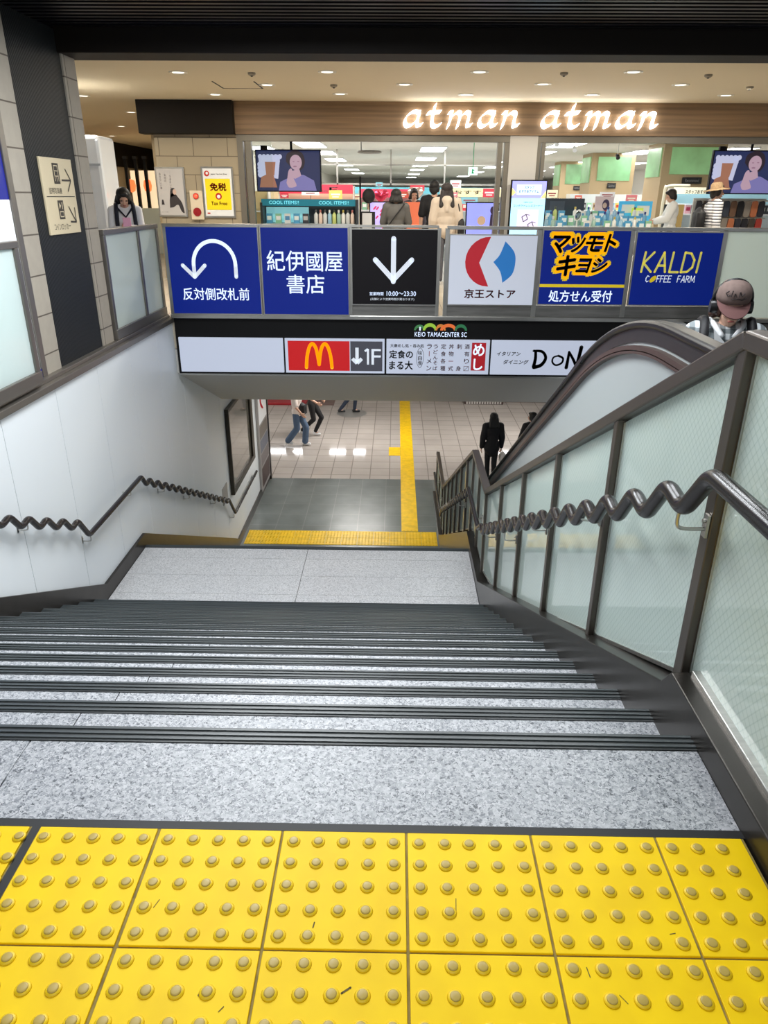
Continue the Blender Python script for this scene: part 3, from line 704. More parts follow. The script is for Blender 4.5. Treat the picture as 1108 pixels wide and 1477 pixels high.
for s_ in (-1, 1):
    pts = [(.445 + s_ * x, .06 + y) for x, y in catmull([(.165, 0), (.15, .15), (.115, .27), (.075, .305), (.035, .26), (.012, .15), (.0, .02)], 5)] if 0 else [(.445 + s_ * v.x, .07 + v.y) for v in catmull([(.165, 0, 0), (.152, .14, 0), (.12, .26, 0), (.08, .305, 0), (.04, .26, 0), (.016, .16, 0), (0, .04, 0)], 5)]
    m.stroke(P, pts, .042, .006)
m.build('arches', mat('arch_yellow', (252, 190, 20), .5, emit=.35), t)
m = MB(); m.stroke(P, [(.935, .33), (.935, .15)], .042, .006, False); m.stroke(P, [(.875, .19), (.935, .13), (.995, .19)], .045, .006, False); m.stroke(P, [(1.035, .285), (1.075, .315), (1.075, .115)], .026, .006, False); m.text(P, 'F', 1.18, .215, .12, .2, .006); m.build('arrow', M_LIT, t)
t, P = lightbox('white lit sign with black and red characters and a red end block', -.16, 1.18)
K = MB(); K.text(P, '大衆めし処・呑み処', .275, .36, .43, .045, bold=.02); K.text(P, '定食の', .20, .25, .30, .10, bold=.03); K.text(P, 'まる大', .20, .11, .30, .11, bold=.03)
for i, c in enumerate('味自慢'): K.text(P, c, .443, .27 - .065 * i, .05, .055, bold=.01)
K.stroke(P, [(v.x, v.y) for v in catmull([(.443, .335, 0), (.485, .27, 0), (.48, .15, 0), (.443, .08, 0), (.402, .15, 0), (.405, .27, 0)], 4, True)] + [(.443, .335)], .005, .003)
K.build('lettering', M_INK, t)
K = MB()
for x, col_ in ((.56, 'ラーメン'), (.64, 'うどんそば'), (.74, '定食各種'), (.84, '丼物一式'), (.94, '刺　　身'), (1.04, '酒有り〼')):
    n = len(col_)
    for i, c in enumerate(col_):
        if c == '一': K.stroke(P, [(x - .03, .355 - .28 * i / (n - 1)), (x + .03, .355 - .28 * i / (n - 1))], .008, .003, False)
        elif c.strip(): K.text(P, c, x, .355 - .28 * i / max(1, n - 1), .062 if n < 5 else .055, .06 if n < 5 else .05, bold=.015) if c != 'ー' else K.stroke(P, [(x, .385 - .28 * i / (n - 1)), (x, .325 - .28 * i / (n - 1))], .008)
K.build('red_lettering', mat('red_ink', (150, 50, 60), .5), t)
m = MB(); m.poly(P, [(1.10, .05), (1.28, .05), (1.28, .405), (1.10, .405)]); m.build('red_block', mat('block_red', (180, 24, 36), .5, emit=.25), t)
m = MB(); m.text(P, 'め', 1.19, .315, .14, .15, .006, .03); m.text(P, 'し', 1.19, .13, .11, .14, .006, .03); m.build('white_lettering', M_LIT, t)
t, P = lightbox('white lit sign with brushed black letters beside the escalator', 1.18, 2.53)
K = MB(); K.text(P, 'イタリアン', .235, .27, .30, .05, bold=.03, shear=.15); K.text(P, 'ダイニング', .335, .165, .32, .055, bold=.03, shear=.15)
def br_(pts, w0, w1): 
    q = [(v.x, v.y) for v in catmull([(*p_, 0) for p_ in pts], 5)]; K.stroke(P, q, [w0 + (w1 - w0) * i / (len(q) - 1) for i in range(len(q))])
br_([(.575, .30), (.58, .21), (.565, .11)], .035, .045); br_([(.55, .31), (.66, .30), (.71, .22), (.66, .13), (.57, .10)], .03, .05)
br_([(.87, .25), (.81, .23), (.80, .17), (.85, .13), (.92, .16), (.93, .22), (.87, .25)], .02, .028)
br_([(.985, .10), (.995, .20), (1.0, .29)], .045, .03); br_([(1.0, .30), (1.06, .21), (1.11, .12)], .03, .04); br_([(1.11, .12), (1.13, .22), (1.15, .36)], .035, .05)
br_([(1.19, .11), (1.25, .19), (1.30, .24)], .02, .03); br_([(1.30, .24), (1.34, .17), (1.335, .10)], .03, .04); br_([(1.24, .15), (1.33, .15)], .02, .02)
K.build('lettering', M_INK, t)
lightbox('white lit sign mostly hidden behind the escalator handrail', 2.53, 3.88)

# ------------------------------------------------------------------ lower left wall: glazed frame, plate, notice board
t = thing('glazed_case', 'large dark framed glazed case on the white wall at the stair foot', 'display case', (XL, 11.4, -2.6))
m = MB(); y0, y1, z0, z1 = 10.38, 12.4, -3.40, -1.86
for a in ((y0, y1, z0, z0 + .1), (y0, y1, z1 - .06, z1), (y0, y0 + .05, z0 + .1, z1 - .06), (y1 - .2, y1, z0 + .1, z1 - .06)): m.box(XL, XL + .07, *a)
m.build('frame', mat('bronze_frame', (58, 54, 46), .4, .5), t, bevel=.006)
m = MB(); m.box(XL, XL + .03, y0 + .05, y1 - .2, z0 + .1, z1 - .06); m.build('glass', mat('case_glass', (120, 116, 106), .08, .2, coat=.7), t)
t = tag(MB().box(XL, XL + .012, 9.78, 10.12, -3.35, -3.05).build('cover_plate', mat('plate_grey', (160, 156, 150), .4), None, bevel=.003), 'small grey cover plate on the white wall left of the glazed case', 'cover plate')
t = thing('notice_board', 'tall notice board with red emblem at the end of the lower left wall', 'board', (XL, 13.55, -3.2))
m = MB(); m.box(XL + .003, XL + .05, 13.0, 14.05, -4.40, -1.9); m.build('backing', mat('board_grey', (150, 146, 144), .5), t, bevel=.004)
P = Plane((XL + .05, 13.0, -4.4), (0, 1, 0), (0, 0, 1))
m = MB(); m.poly(P, [(.08, 1.45), (.97, 1.45), (.97, 2.45), (.08, 2.45)], .003); m.build('white_panel', M_WHITE, t)
for k, (a, b) in enumerate(((.55, .80), (.83, 1.1), (1.13, 1.4))):
    m = MB(); m.poly(P, [(.08, a), (.97, a), (.97, b), (.08, b)], .003); m.build('grey_panel', mat('panel_grey_%d' % k, [(120, 112, 112), (104, 108, 122), (112, 104, 96)][k], .5), t)
m = MB(); m.poly(P, [(.08, .08), (.97, .08), (.97, .5), (.08, .5)], .003); m.build('brown_panel', mat('panel_brown', (66, 48, 46), .5), t)
m = MB(); m.stroke(P, [(v.x, v.y) for v in catmull([(.62, 2.25, 0), (.38, 2.1, 0), (.36, 1.85, 0), (.62, 1.68, 0)], 6)], [.02 + .1 * math.sin(PI * i / 18) for i in range(19)], .006); m.build('red_emblem', mat('emblem_red', (192, 28, 44), .5), t)
m = MB(); m.box(XL, XL + .07, 14.05, 14.13, ZB, -1.5); struct(m.build('trim_2', M_DARKM))
# ------------------------------------------------------------------ shop front
YW = 12.5
m = MB(); m.box(-4.20, -2.78, YW, YW + .25, 0, 2.5); struct(m.build('wall_shop', M_BEIGE))
m = MB(); m.box(-2.78, 10, YW - .08, YW + .2, 2.37, 2.86)
struct(m.build('wall_shop_fascia', mat('wood_grain', (132, 106, 78), .5, noise=(2.2, .3, (.25, 1, 9)))))
m = MB(); m.box(-4.38, -2.78, YW - .22, YW + .1, 2.36, 2.86); tag(m.build('dark_box', M_BROWNBLK, None, bevel=.01), 'dark brown box beam over the beige block wall left of the shop', 'beam')
M_JAMB = mat('jamb_metal', (122, 117, 107), .45, .5)
m = MB()
for a, b in ((-2.78, -2.68), (-2.64, -2.54), (1.67, 1.75), (1.79, 1.87), (2.34, 2.40), (2.42, 2.48)): m.box(a, b, YW - .02, YW + .12, 0, 2.37)
m.box(-2.78, 1.87, YW - .03, YW + .12, 2.27, 2.37); m.box(2.34, 10, YW - .03, YW + .12, 2.27, 2.37)
struct(m.build('door_frame', M_JAMB))
m = MB(); m.box(1.87, 2.34, YW - .04, YW + .3, 0, 2.37); struct(m.build('wall_shop_pier', mat('pier_grey', (206, 204, 200), .5)))
m = MB(); m.box(-2.54, -2.2, YW + .05, YW + .06, .02, 2.27); m.build('glass_leaf', M_CLEAR) and None
o = bpy.data.objects['glass_leaf']; tag(o, 'narrow clear glass door leaf slid open at the left shop jamb', 'glass door')

sg = thing('shop_sign', 'glowing white shop name written twice on the wooden fascia', 'sign', (2.1, YW - .1, 2.45))
M_GLOW = mat('glow_white', (255, 255, 255), .5, emit=6.0, ecol=(255, 254, 250))
NV = (.040, .052)
def cu_(pts, n=6): return [(v.x, v.y) for v in catmull([(*p, 0) for p in pts], n)]
GL = {
 'a': ([cu_([(.215, .235), (.14, .245), (.06, .18), (.03, .09), (.06, .025), (.12, .04), (.19, .12), (.225, .20)]), cu_([(.225, .245), (.195, .10), (.205, .03), (.26, .055)])], .29),
 't': ([cu_([(.115, .36), (.085, .20), (.075, .06), (.12, .015), (.19, .055)]), [(.015, .225), (.185, .245)]], .235),
 'm': ([[(.035, .235), (.075, .24)], cu_([(.075, .24), (.055, .12), (.025, .0)]), cu_([(.06, .15), (.14, .235), (.185, .215), (.175, .12), (.15, .0)]), cu_([(.18, .15), (.25, .235), (.305, .215), (.29, .11), (.285, .03), (.34, .05)])], .375),
 'n': ([[(.035, .235), (.075, .24)], cu_([(.075, .24), (.055, .12), (.025, .0)]), cu_([(.06, .15), (.14, .235), (.20, .215), (.185, .11), (.185, .03), (.245, .05)])], .27)}
P = Plane((0, YW - .08, 0))
for x in (.04, 2.335):
    for c, k in zip('atman', (.34, .28, .44, .33, .3)):
        m = MB()
        for s_ in GL[c][0]: m.nib(P, [(x + a * 1.26, 2.475 + b * .95) for a, b in s_], (NV[0] * 1.25, NV[1] * 1.1), .02, .06)
        m.build('letter', M_GLOW, sg); x += k * 1.17
area('sign_glow', (2.1, YW - .28, 2.62), 4.0, .2, 9, (.96, .98, 1), (-PI / 2, 0, 0))

t = thing('grey_poster', 'framed pale grey poster of a seated figure on the beige block wall', 'poster', (-3.98, YW, 1.08))
m = MB(); m.box(-4.24, -3.73, YW - .035, YW, 1.06, 1.86); m.build('frame', M_STEEL, t, bevel=.004)
m = MB(); m.box(-4.21, -3.76, YW - .04, YW - .034, 1.09, 1.83); m.build('print', mat('poster_grey', (196, 192, 190), .25, coat=.4), t)
P = Plane((-4.21, YW - .041, 1.09)); m = MB()
m.poly(P, cu_([(.18, .12), (.20, .30), (.27, .37), (.33, .30), (.40, .20), (.43, .04), (.38, .06), (.33, .17), (.25, .13)], 3)); m.poly(P, cu_([(.20, .28), (.22, .42), (.29, .43), (.30, .33)], 3))
m.poly(P, [(.04, .17), (.09, .17), (.075, .25), (.05, .25)]); m.build('figure', mat('poster_dark', (52, 46, 48), .5), t)
m = MB(); m.disc(P, .285, .375, .032, .005, .045); m.build('face', mat('poster_skin', (206, 176, 160), .5), t)
m = MB()
for i, s_ in enumerate(('あたらしい朝', '毎日の', 'うるおいを')):
    for j, c in enumerate(s_): m.text(P, c, .06 + .085 * i, .66 - .045 * j - .02 * i, .03, .034)
m.text(P, 'ひとつの香り', .09, .05, .12, .015); m.build('lettering', mat('poster_ink', (110, 100, 104), .5), t)
t = thing('alarm_box', 'beige emergency box with red lamp and red button between two posters', 'alarm', (-3.55, YW, 1.0))
m = MB(); m.box(-3.66, -3.44, YW - .06, YW, 1.02, 1.49); m.build('case', mat('alarm_beige', (222, 208, 182), .5), t, bevel=.006)
m = MB(); m.lathe([(.055, 0), (.055, .02)], (0, 0, 0)); 
m = MB(); m.cyl((-3.55, YW - .06, 1.40), (-3.55, YW - .075, 1.40), .05); m.build('bezel', mat('bezel_red', (150, 30, 26), .4), t)
m = MB(); m.ell((-3.55, YW - .078, 1.40), (.034, .03, .034)); m.build('lamp', mat('lamp_red', (255, 60, 40), .2, emit=3.5), t, True)
m = MB(); m.cyl((-3.55, YW - .06, 1.145), (-3.55, YW - .075, 1.145), .07, seg=24); m.cyl((-3.55, YW - .075, 1.145), (-3.55, YW - .085, 1.145), .02); m.build('button', mat('button_red', (150, 18, 26), .4), t)
t = thing('yellow_poster', 'framed white poster with yellow field and red characters', 'poster', (-3.15, YW, 1.08))
m = MB(); m.box(-3.435, -2.88, YW - .035, YW, 1.05, 1.87); m.build('frame', M_STEEL, t, bevel=.004)
m = MB(); m.box(-3.405, -2.91, YW - .04, YW - .034, 1.08, 1.84); m.build('print', M_WHITE, t)
P = Plane((-3.405, YW - .041, 1.08)); m = MB(); m.poly(P, [(.03, .10), (.465, .10), (.465, .60), (.03, .60)]); m.build('yellow_field', mat('poster_yellow', (250, 226, 10), .5), t)
m = MB(); m.text(P, '免税', .25, .47, .28, .12, .006, .04); m.disc(P, .25, .32, .055, .006); m.disc(P, .07, .68, .045, .006); m.text(P, 'Tax Free', .25, .205, .28, .06, .006, .015); m.poly(P, [(.03, .035), (.08, .035), (.08, .055), (.03, .055)]); m.build('red_print', mat('poster_red', (196, 36, 24), .5), t)
m = MB(); m.text(P, 'Japan. Tax-free Shop', .28, .67, .28, .025, .006, .02); m.build('lettering', M_INK, t)
m = MB(); m.disc(P, .25, .315, .03, .008); m.disc(P, .075, .685, .022, .008); m.build('white_mark', M_WHITE, t)

# ------------------------------------------------------------------ left corridor beyond the column
t = thing('white_cabinet', 'tall glossy white rounded cabinet standing behind the stone column', 'cabinet', (-4.75, 10.6, 0))
m = MB(); m.box(-5.3, -4.34, 10.3, 10.95, 0, 2.2); m.build('body', mat('gloss_white', (226, 232, 240), .12, coat=.6), t, bevel=.05)
m = MB(); m.box(-5.28, -4.36, 10.294, 10.3, 1.80, 1.83); m.build('seam', mat('seam_grey', (176, 184, 194), .3), t)
m = MB(); m.box(-9.2, -8.6, 14, 32, 0, 2.2); struct(m.build('wall_corridor', mat('corridor_beige', (186, 166, 132), .6)))
m = MB(); m.box(-9.2, -8.55, 14, 32, 2.2, 2.86); struct(m.build('wall_corridor_band', M_BROWNBLK))
m = MB(); m.box(-14, -4.2, 30, 30.2, 0, 2.86); m.box(-4.32, -4.22, 12.75, 30, 0, 2.86); struct(m.build('wall_corridor_end', mat('corridor_beige', (186, 166, 132), .6)))
m = MB(); m.box(-8.64, -8.56, 19.2, 20.4, 0, 1.9); struct(m.build('door_1', mat('door_tan', (150, 132, 104), .5)))
m = MB(); m.box(-14, -4.3, 12.5, 32, -.4, 0); struct(m.build('floor_corridor', tiles('concourse_floor', (190, 178, 158), (150, 140, 125), .6, .6, 0, .006, .25)))
M_WIN = mat('lit_window', (250, 232, 190), .5, emit=.8)
for i, (x, y) in enumerate(((-6.95, 19), (-6.70, 19.02), (-6.47, 19.04))):
    t = thing('black_post', ('black post farthest left in the corridor entrance', 'middle black post in the corridor entrance', 'black post nearest the beige block wall')[i], 'post', (x, y, 0), 'black posts of the corridor entrance')
    m = MB(); m.box(x - .035, x + .035, y - .05, y + .05, 0, 2.3); m.build('shaft', M_BLACK, t, bevel=.004)
    m = MB(); m.box(x - .05, x + .05, y - .06, y + .06, 2.25, 2.31); m.build('cap', M_CHAR, t)
m = MB(); m.box(-7.1, -6.1, 19.7, 19.8, .9, 2.0); tag(m.build('lit_shopfront', M_WIN), 'warm lit pane behind the black corridor posts', 'window')
for i, (x, l) in enumerate(((-6.98, 'left'), (-6.56, 'right'))):
    m = MB(); m.lathe([(.02, -.16), (.085, -.12), (.11, 0), (.085, .12), (.02, .16)], (x, 19.35, 1.63)); o = m.build('paper_lantern', mat('lantern', (255, 110, 60), .6, emit=1.6), None, True); tag(o, f'glowing orange lantern, {l} of the two between the black posts', 'lantern')
m = MB(); m.box(-7.1, -6.0, 18.7, 18.74, 0, 1.1); tag(m.build('glass_screen', M_GLASSF), 'low frosted screen in front of the black corridor posts', 'screen')

# ------------------------------------------------------------------ ceiling downlights of the concourse
dl = [(-2.86, 9.4), (-1.9, 10.5), (-.94, 9.3), (.05, 10.4), (.98, 9.25), (1.97, 10.3), (2.89, 9.2), (3.87, 10.3), (1.0, 11.45), (2.92, 11.4), (-2.89, 11.6), (-.93, 11.45), (4.95, 11.4), (-5.07, 11.85), (-5.12, 14.3), (-6.4, 17.4), (-7.7, 20.4), (4.9, 9.3)]
M_RING = mat('ring_white', (225, 220, 205), .4); M_LAMP = mat('lamp_warm', (255, 246, 226), .4, emit=2.2)
def downlight(x, y, label):
    t = thing('downlight', label, 'ceiling light', (x, y, 2.86), 'round downlights in the beige ceiling')
    m = MB(); m.lathe([(.075, -.004), (.115, -.012), (.12, 0), (.09, 0.0), (.075, .0)], (x, y, 2.86), 20); m.build('ring', M_RING, t, True, angle=30)
    m = MB(); m.lathe([(.075, -.006), (.03, -.010), (.001, -.011)], (x, y, 2.86), 16); m.build('lens', M_LAMP, t, True); return t
lab = ['leftmost downlight of the front row beside the black beam', 'second downlight of the middle row from the left', 'second downlight of the front row, left of the picture centre', 'third downlight of the middle row, above the sign gap', 'third downlight of the front row, above the shop sign start', 'fourth downlight of the middle row from the left', 'fourth downlight of the front row, above the second shop name', 'rightmost downlight of the middle row', 'downlight close to the fascia above the first shop name', 'downlight close to the fascia above the second shop name', 'downlight close to the dark box beam', 'downlight close to the fascia left of the shop name', 'downlight close to the fascia near the right picture edge', 'downlight just right of the stone column', 'first downlight of the left corridor ceiling', 'second downlight of the left corridor ceiling', 'third and farthest downlight of the left corridor', 'rightmost downlight of the front row']
for (x, y), l in zip(dl, lab): downlight(x, y, l)
for i, (x, y, l) in enumerate(((-1.92, 9.42, 'left of the front downlights'), (-.95, 10.48, 'over the first shop doorway'), (3.9, 9.4, 'right of the second shop name'), (4.9, 10.47, 'near the right picture edge'), (2.05, 9.3, 'between two front downlights'))):
    t = thing('smoke_detector', f'small ceiling sensor in the beige ceiling {l}', 'sensor', (x, y, 2.86), 'small ceiling sensors')
    m = MB(); m.lathe([(.05, 0), (.05, -.02), (.03, -.035), (.001, -.036)], (x, y, 2.86), 14); m.build('body', mat('sensor_grey', (150, 142, 126), .5), t, True, angle=40)
    m = MB(); m.lathe([(.018, -.035), (.012, -.045), (.001, -.046)], (x, y, 2.86), 10); m.build('tip', M_CHAR, t)
t = thing('ceiling_hatch', 'square flush hatch in the beige ceiling above the dark box beam', 'hatch', (-2.9, 10.4, 2.86))
m = MB()
for a in ((-2.62, -2.60, 10.2, 10.9), (-2.04, -2.02, 10.2, 10.9), (-2.62, -2.02, 10.9, 10.91)): m.box(*a[:2], *a[2:], 2.856, 2.862)
m.build('gap', M_CHAR, t)

# ------------------------------------------------------------------ shop interior
m = MB(); m.box(-4.2, 11, 60, 60.2, 0, 2.6); m.box(-4.2, -4.15, 12.76, 60, 0, 2.6); m.box(11, 11.2, 12.5, 60, 0, 2.6); struct(m.build('wall_shop_inside', mat('shop_wall', (226, 222, 212), .7)))
m = MB(); m.box(-4.1, -2.75, 13.6, 13.7, 0, 2.6); struct(m.build('wall_shop_left', mat('shop_wall_warm', (230, 214, 180), .7)))
M_PANEL = mat('shop_light', (255, 255, 255), .5, emit=7.0)
rows = [(-2.2, [18.8, 22.5, 27, 31.5, 37, 43]), (-3.7, [20.5, 24.5, 30]), (.92, [20.5, 25.8, 31.5, 37, 44, 52]), (4.05, [18.3, 22.0, 27.0, 33, 40, 48]), (6.75, [21.2, 24.7, 28.3, 31.8, 38, 45]), (8.7, [20.0, 24, 28.7, 34, 41, 49])]
names = ['far left inner', 'far left outer', 'centre left', 'right of the pier', 'second right', 'outermost right']; ordn = ['nearest', 'second', 'third', 'fourth', 'fifth', 'sixth']
for ri, (x, ys_) in enumerate(rows):
    for yi, y in enumerate(ys_):
        t = thing('shop_ceiling_light', f'{ordn[yi]} white light panel of the {names[ri]} row on the shop ceiling', 'ceiling light', (x, y, 2.6), 'shop ceiling light panels')
        m = MB(); m.box(x - .34, x + .34, y - 1.0, y + 1.0, 2.575, 2.6); m.build('frame', M_WHITE, t)
        m = MB(); m.box(x - .31, x + .31, y - .97, y + .97, 2.568, 2.575); m.build('diffuser', M_PANEL, t)
t = thing('ceiling_speaker', 'round grey disc hanging from the shop ceiling behind the door header', 'speaker', (-.55, 13.4, 2.1))
m = MB(); m.lathe([(.001, -.03), (.2, -.02), (.23, 0), (.2, .02), (.001, .03)], (-.55, 13.5, 2.16), 24); m.build('disc', mat('disc_grey', (150, 148, 140), .5), t, True, angle=40)
m = MB(); m.cyl((-.70, 13.5, 2.17), (-.70, 13.5, 2.6), .012); m.build('rod', M_STEEL, t)

def screen_picture(P, w, h, t, kind):
    m = MB(); m.poly(P, [(0, 0), (w, 0), (w, h), (0, h)], .001); m.build('screen', mat('screen_dark', (9, 11, 23), .5, emit=.85, ecol=(36, 46, 88)), t)
    m = MB(); fx, fy = w * .635, h * .70
    m.poly(P, [(fx + dx * w, fy + dy * h) for dx, dy in cu_([(-.17, .03), (-.15, .22), (-.02, .31), (.09, .24), (.13, .05), (.10, -.12), (.02, -.2), (-.1, -.1)], 4)], .002); m.build('hair', mat('screen_hair', (19, 14, 19), .5, emit=.85, ecol=(40, 29, 40)), t)
    m = MB(); m.poly(P, [(w * .33, .0), (w * .36, h * .22), (w * .50, h * .33), (w * .58, h * .42), (w * .74, h * .40), (w * .90, h * .26), (w * .94, 0)], .003); m.build('robe', mat('screen_robe', (57, 55, 83), .5, emit=.85, ecol=(119, 115, 172)), t)
    m = MB(); m.disc(P, fx - .015 * w, fy + .01 * h, .095 * w, .004, .19 * h); m.poly(P, [(w * .56, h * .5), (w * .67, h * .56), (w * .70, h * .38), (w * .60, h * .30), (w * .54, h * .36)], .004); m.poly(P, cu_([(.48 * w, .34 * h), (.50 * w, .50 * h), (.545 * w, .56 * h), (.57 * w, .45 * h), (.58 * w, .3 * h), (.62 * w, .12 * h), (.5 * w, .08 * h), (.46 * w, .2 * h)], 3), .005); m.build('skin', mat('screen_skin', (88, 73, 81), .5, emit=.85, ecol=(182, 152, 169)), t)
    m = MB(); m.disc(P, fx - .05 * w, fy + .03 * h, .018 * w, .006, .012 * h); m.disc(P, fx + .025 * w, fy + .035 * h, .018 * w, .006, .012 * h); m.disc(P, fx - .03 * w, fy - .09 * h, .03 * w, .006, .02 * h); m.build('features', mat('screen_feature', (71, 53, 63), .5, emit=.85, ecol=(146, 109, 130)), t)
    m = MB(); m.poly(P, [(w * .03, h * .86), (w * .38, h * .90), (w * .33, h * .30), (w * .05, h * .36)], .002)
    for i in range(6): m.disc(P, w * (.06 + .062 * i), h * .85, w * .035, .0025); m.disc(P, w * (.05 if i < 4 else .33), h * (.40 + .085 * i), w * .04, .0025)
    m.build('stamp', mat('screen_stamp', (92, 94, 108), .5, emit=.85, ecol=(191, 195, 223)), t)
    m = MB(); m.poly(P, [(w * .13, h * .72), (w * .30, h * .72), (w * .27, h * .38), (w * .14, h * .40)], .003); m.poly(P, [(w * .03, h * .08), (w * .06, h * .34), (w * .16, h * .42), (w * .26, h * .38), (w * .31, h * .08)], .0035); m.build('product', mat('screen_brown', (76, 52, 41), .5, emit=.85, ecol=(158, 107, 85)), t)
def television(label, x0, x1, z0, z1, y, tilt):
    t = thing('hanging_television', label, 'television', ((x0 + x1) / 2, y, z0))
    P = Plane((x0, y, z0), (math.cos(tilt), math.sin(tilt), 0), (0, 0, 1)); w, h = x1 - x0, z1 - z0
    m = MB(); m.pbox(P, -.02, w + .02, -.02, h + .02, -.07, 0); m.build('case', M_BLACK, t, bevel=.005)
    P2 = Plane(P.pt(0, 0, .002), P.r, P.u); screen_picture(P2, w, h, t, 0)
    m = MB(); c = P.pt(w * .55, h, -.05); m.cyl(c, (c.x, c.y, 2.6), .022); m.build('pole', M_BLACK, t)
    m = MB(); c = P.pt(w * .12, h + .03, -.05); m.box(c.x - .06, c.x + .06, c.y - .04, c.y + .04, c.z - .02, c.z + .05); m.build('camera_pod', M_BLACK, t, bevel=.01)
television('hanging television with a violet robed figure inside the left shop doorway', -2.55, -1.42, 1.50, 2.15, 13.0, .0)
television('hanging television with a violet robed figure inside the right shop doorway', 5.56, 6.75, 1.51, 2.18, 13.0, .0)

t = thing('signage_display', 'upright pale blue signage display in front of the grey pier', 'display', (2.24, 12.3, 0))
m = MB(); m.box(1.91, 2.53, 12.25, 12.34, .55, 1.69); m.box(1.8, 2.62, 12.1, 12.5, 0, .05); m.box(2.15, 2.29, 12.28, 12.34, .05, .6); m.build('case', M_BLACK, t, bevel=.008)
P = Plane((1.93, 12.25, .60)); w, h = .58, 1.07
m = MB(); m.poly(P, [(0, 0), (w, 0), (w, h), (0, h)], .002); m.build('screen', mat('sd_blue', (160, 214, 246), .3, emit=.9), t)
m = MB(); m.poly(P, [(0, h * .75), (w, h * .75), (w, h), (0, h)], .003); m.build('header', mat('sd_violet', (146, 150, 232), .3, emit=.9), t)
m = MB(); m.poly(P, [(0, h * .78), (.07, h * .83), (0, h * .9)], .0035); m.poly(P, [(w, h * .75), (w * .85, h * .75), (w, h * .86)], .0035); m.build('accent', mat('sd_yellow', (236, 222, 130), .3, emit=.8), t)
m = MB(); m.poly(P, [(.08, h * .80), (.50, h * .80), (.50, h * .95), (.08, h * .95)], .004); m.build('title_card', mat('sd_pale', (190, 220, 248), .3, emit=.9), t)
m = MB(); m.text(P, 'スタッフ', .29, h * .91, .16, .045, .005, .02); m.text(P, 'おすすめアイテム', .29, h * .85, .34, .045, .005, .02); m.text(P, 'コンタクトレンズコーナー', .29, h * .64, .50, .035, .005, .01); m.text(P, 'NEW 2024', .29, h * .69, .15, .022, .005); m.build('lettering', mat('sd_ink', (46, 66, 120), .5), t)
m = MB(); m.poly(P, [(.12, h * .30), (.48, h * .30), (.48, h * .58), (.12, h * .58)], .004); m.build('picture_field', mat('sd_lilac', (196, 190, 220), .3, emit=.8), t)
m = MB()
for ox, oy in ((.20, .47), (.31, .36)):
    m.stroke(P, [(ox, h * oy), (ox + .07, h * (oy + .04)), (ox + .10, h * (oy - .03)), (ox + .03, h * (oy - .07)), (ox, h * oy)], .012, .006); m.stroke(P, [(ox + .07, h * (oy + .04)), (ox + .13, h * (oy + .03))], .008, .006)
m.build('lashes', mat('sd_dark', (60, 54, 66), .5), t)

def stand_screen(label, x0, x1, z0, z1, y, col, dots):
    t = thing('stand_screen', label, 'display', ((x0 + x1) / 2, y, 0))
    m = MB(); m.box(x0 - .02, x1 + .02, y, y + .06, z0 - .02, z1 + .02); m.box((x0 + x1) / 2 - .04, (x0 + x1) / 2 + .04, y + .01, y + .05, 0, z0); m.box((x0 + x1) / 2 - .2, (x0 + x1) / 2 + .2, y - .12, y + .2, 0, .03); m.build('case', M_BLACK, t)
    P = Plane((x0, y - .001, z0)); w, h = x1 - x0, z1 - z0
    m = MB(); m.poly(P, [(0, 0), (w, 0), (w, h), (0, h)], .001); m.build('screen', mat(label[:10], col, .3, emit=.9), t)
    m = MB()
    for _ in range(dots):
        a, b = random.uniform(.1, .9) * w, random.uniform(.1, .9) * h; m.stroke(P, [(a, b), (a + .03, b + .035)], .03, .004)
    m.build('petal', mat('petal_red', (206, 84, 120), .5, emit=.6), t)
    return t, P, w, h
stand_screen('lilac screen with scattered red petals left of the shopper in grey', -.54, -.12, .62, 1.31, 13.6, (196, 180, 244), 14)
t, P, w, h = stand_screen('violet blue screen with a tan disc right of the hooded shopper', 1.29, 1.85, .62, 1.31, 13.5, (142, 150, 240), 0)
m = MB(); m.disc(P, w * .5, h * .56, .08, .004); m.build('tan_disc', mat('tan_disc', (190, 160, 130), .5, emit=.6), t)
m = MB(); m.disc(P, w * .86, h * .82, .045, .004, .07); m.poly(P, [(w * .78, h * .40), (w * .97, h * .40), (w * .94, h * .72), (w * .80, h * .72)], .003); m.build('figure', mat('tiny_dark', (50, 36, 60), .5, emit=.5), t)

# goods: a few kinds built once, then copied one by one
def bottle(name, c, capc, r, h, label, group):
    t = thing(name, label, 'bottle', (0, 0, -5.5), group)
    m = MB(); m.lathe([(r * .9, 0), (r, .008), (r, h * .66), (r * .45, h * .78), (r * .4, h * .82)], (0, 0, 0), 10); m.build('body', mat('bt_' + name + str(c[0]), c, .2), t, True, local=True, angle=40)
    m = MB(); m.lathe([(r * .5, h * .81), (r * .5, h * .97), (r * .3, h)], (0, 0, 0), 8); m.build('cap', mat('cap_' + str(capc[0]) + str(capc[1]), capc, .4), t, local=True)
    return t
def carton(name, c, c2, w, d, h, label, group):
    t = thing(name, label, 'package', (0, 0, -5.5), group)
    m = MB(); m.box(-w / 2, w / 2, -d / 2, d / 2, 0, h); m.build('box', mat('bx%d_%d_%d' % c, c, .4), t, local=True)
    m = MB(); m.box(-w * .38, w * .38, -d / 2 - .002, -d / 2, h * .35, h * .75); m.build('print', mat('bx%d_%d_%d' % c2, c2, .4), t, local=True)
    return t
PROTOS = []
def proto(kind, *a):
    o = (bottle if kind == 'b' else carton)(*a); PROTOS.append([o, False]); return len(PROTOS) - 1
def put(i, x, y, z, label, group):
    o, used = PROTOS[i]
    if not used: o.location = (x, y, z); o['label'] = label; o['group'] = group; PROTOS[i][1] = True
    else: copy_tree(o, (x, y, z), label, group)
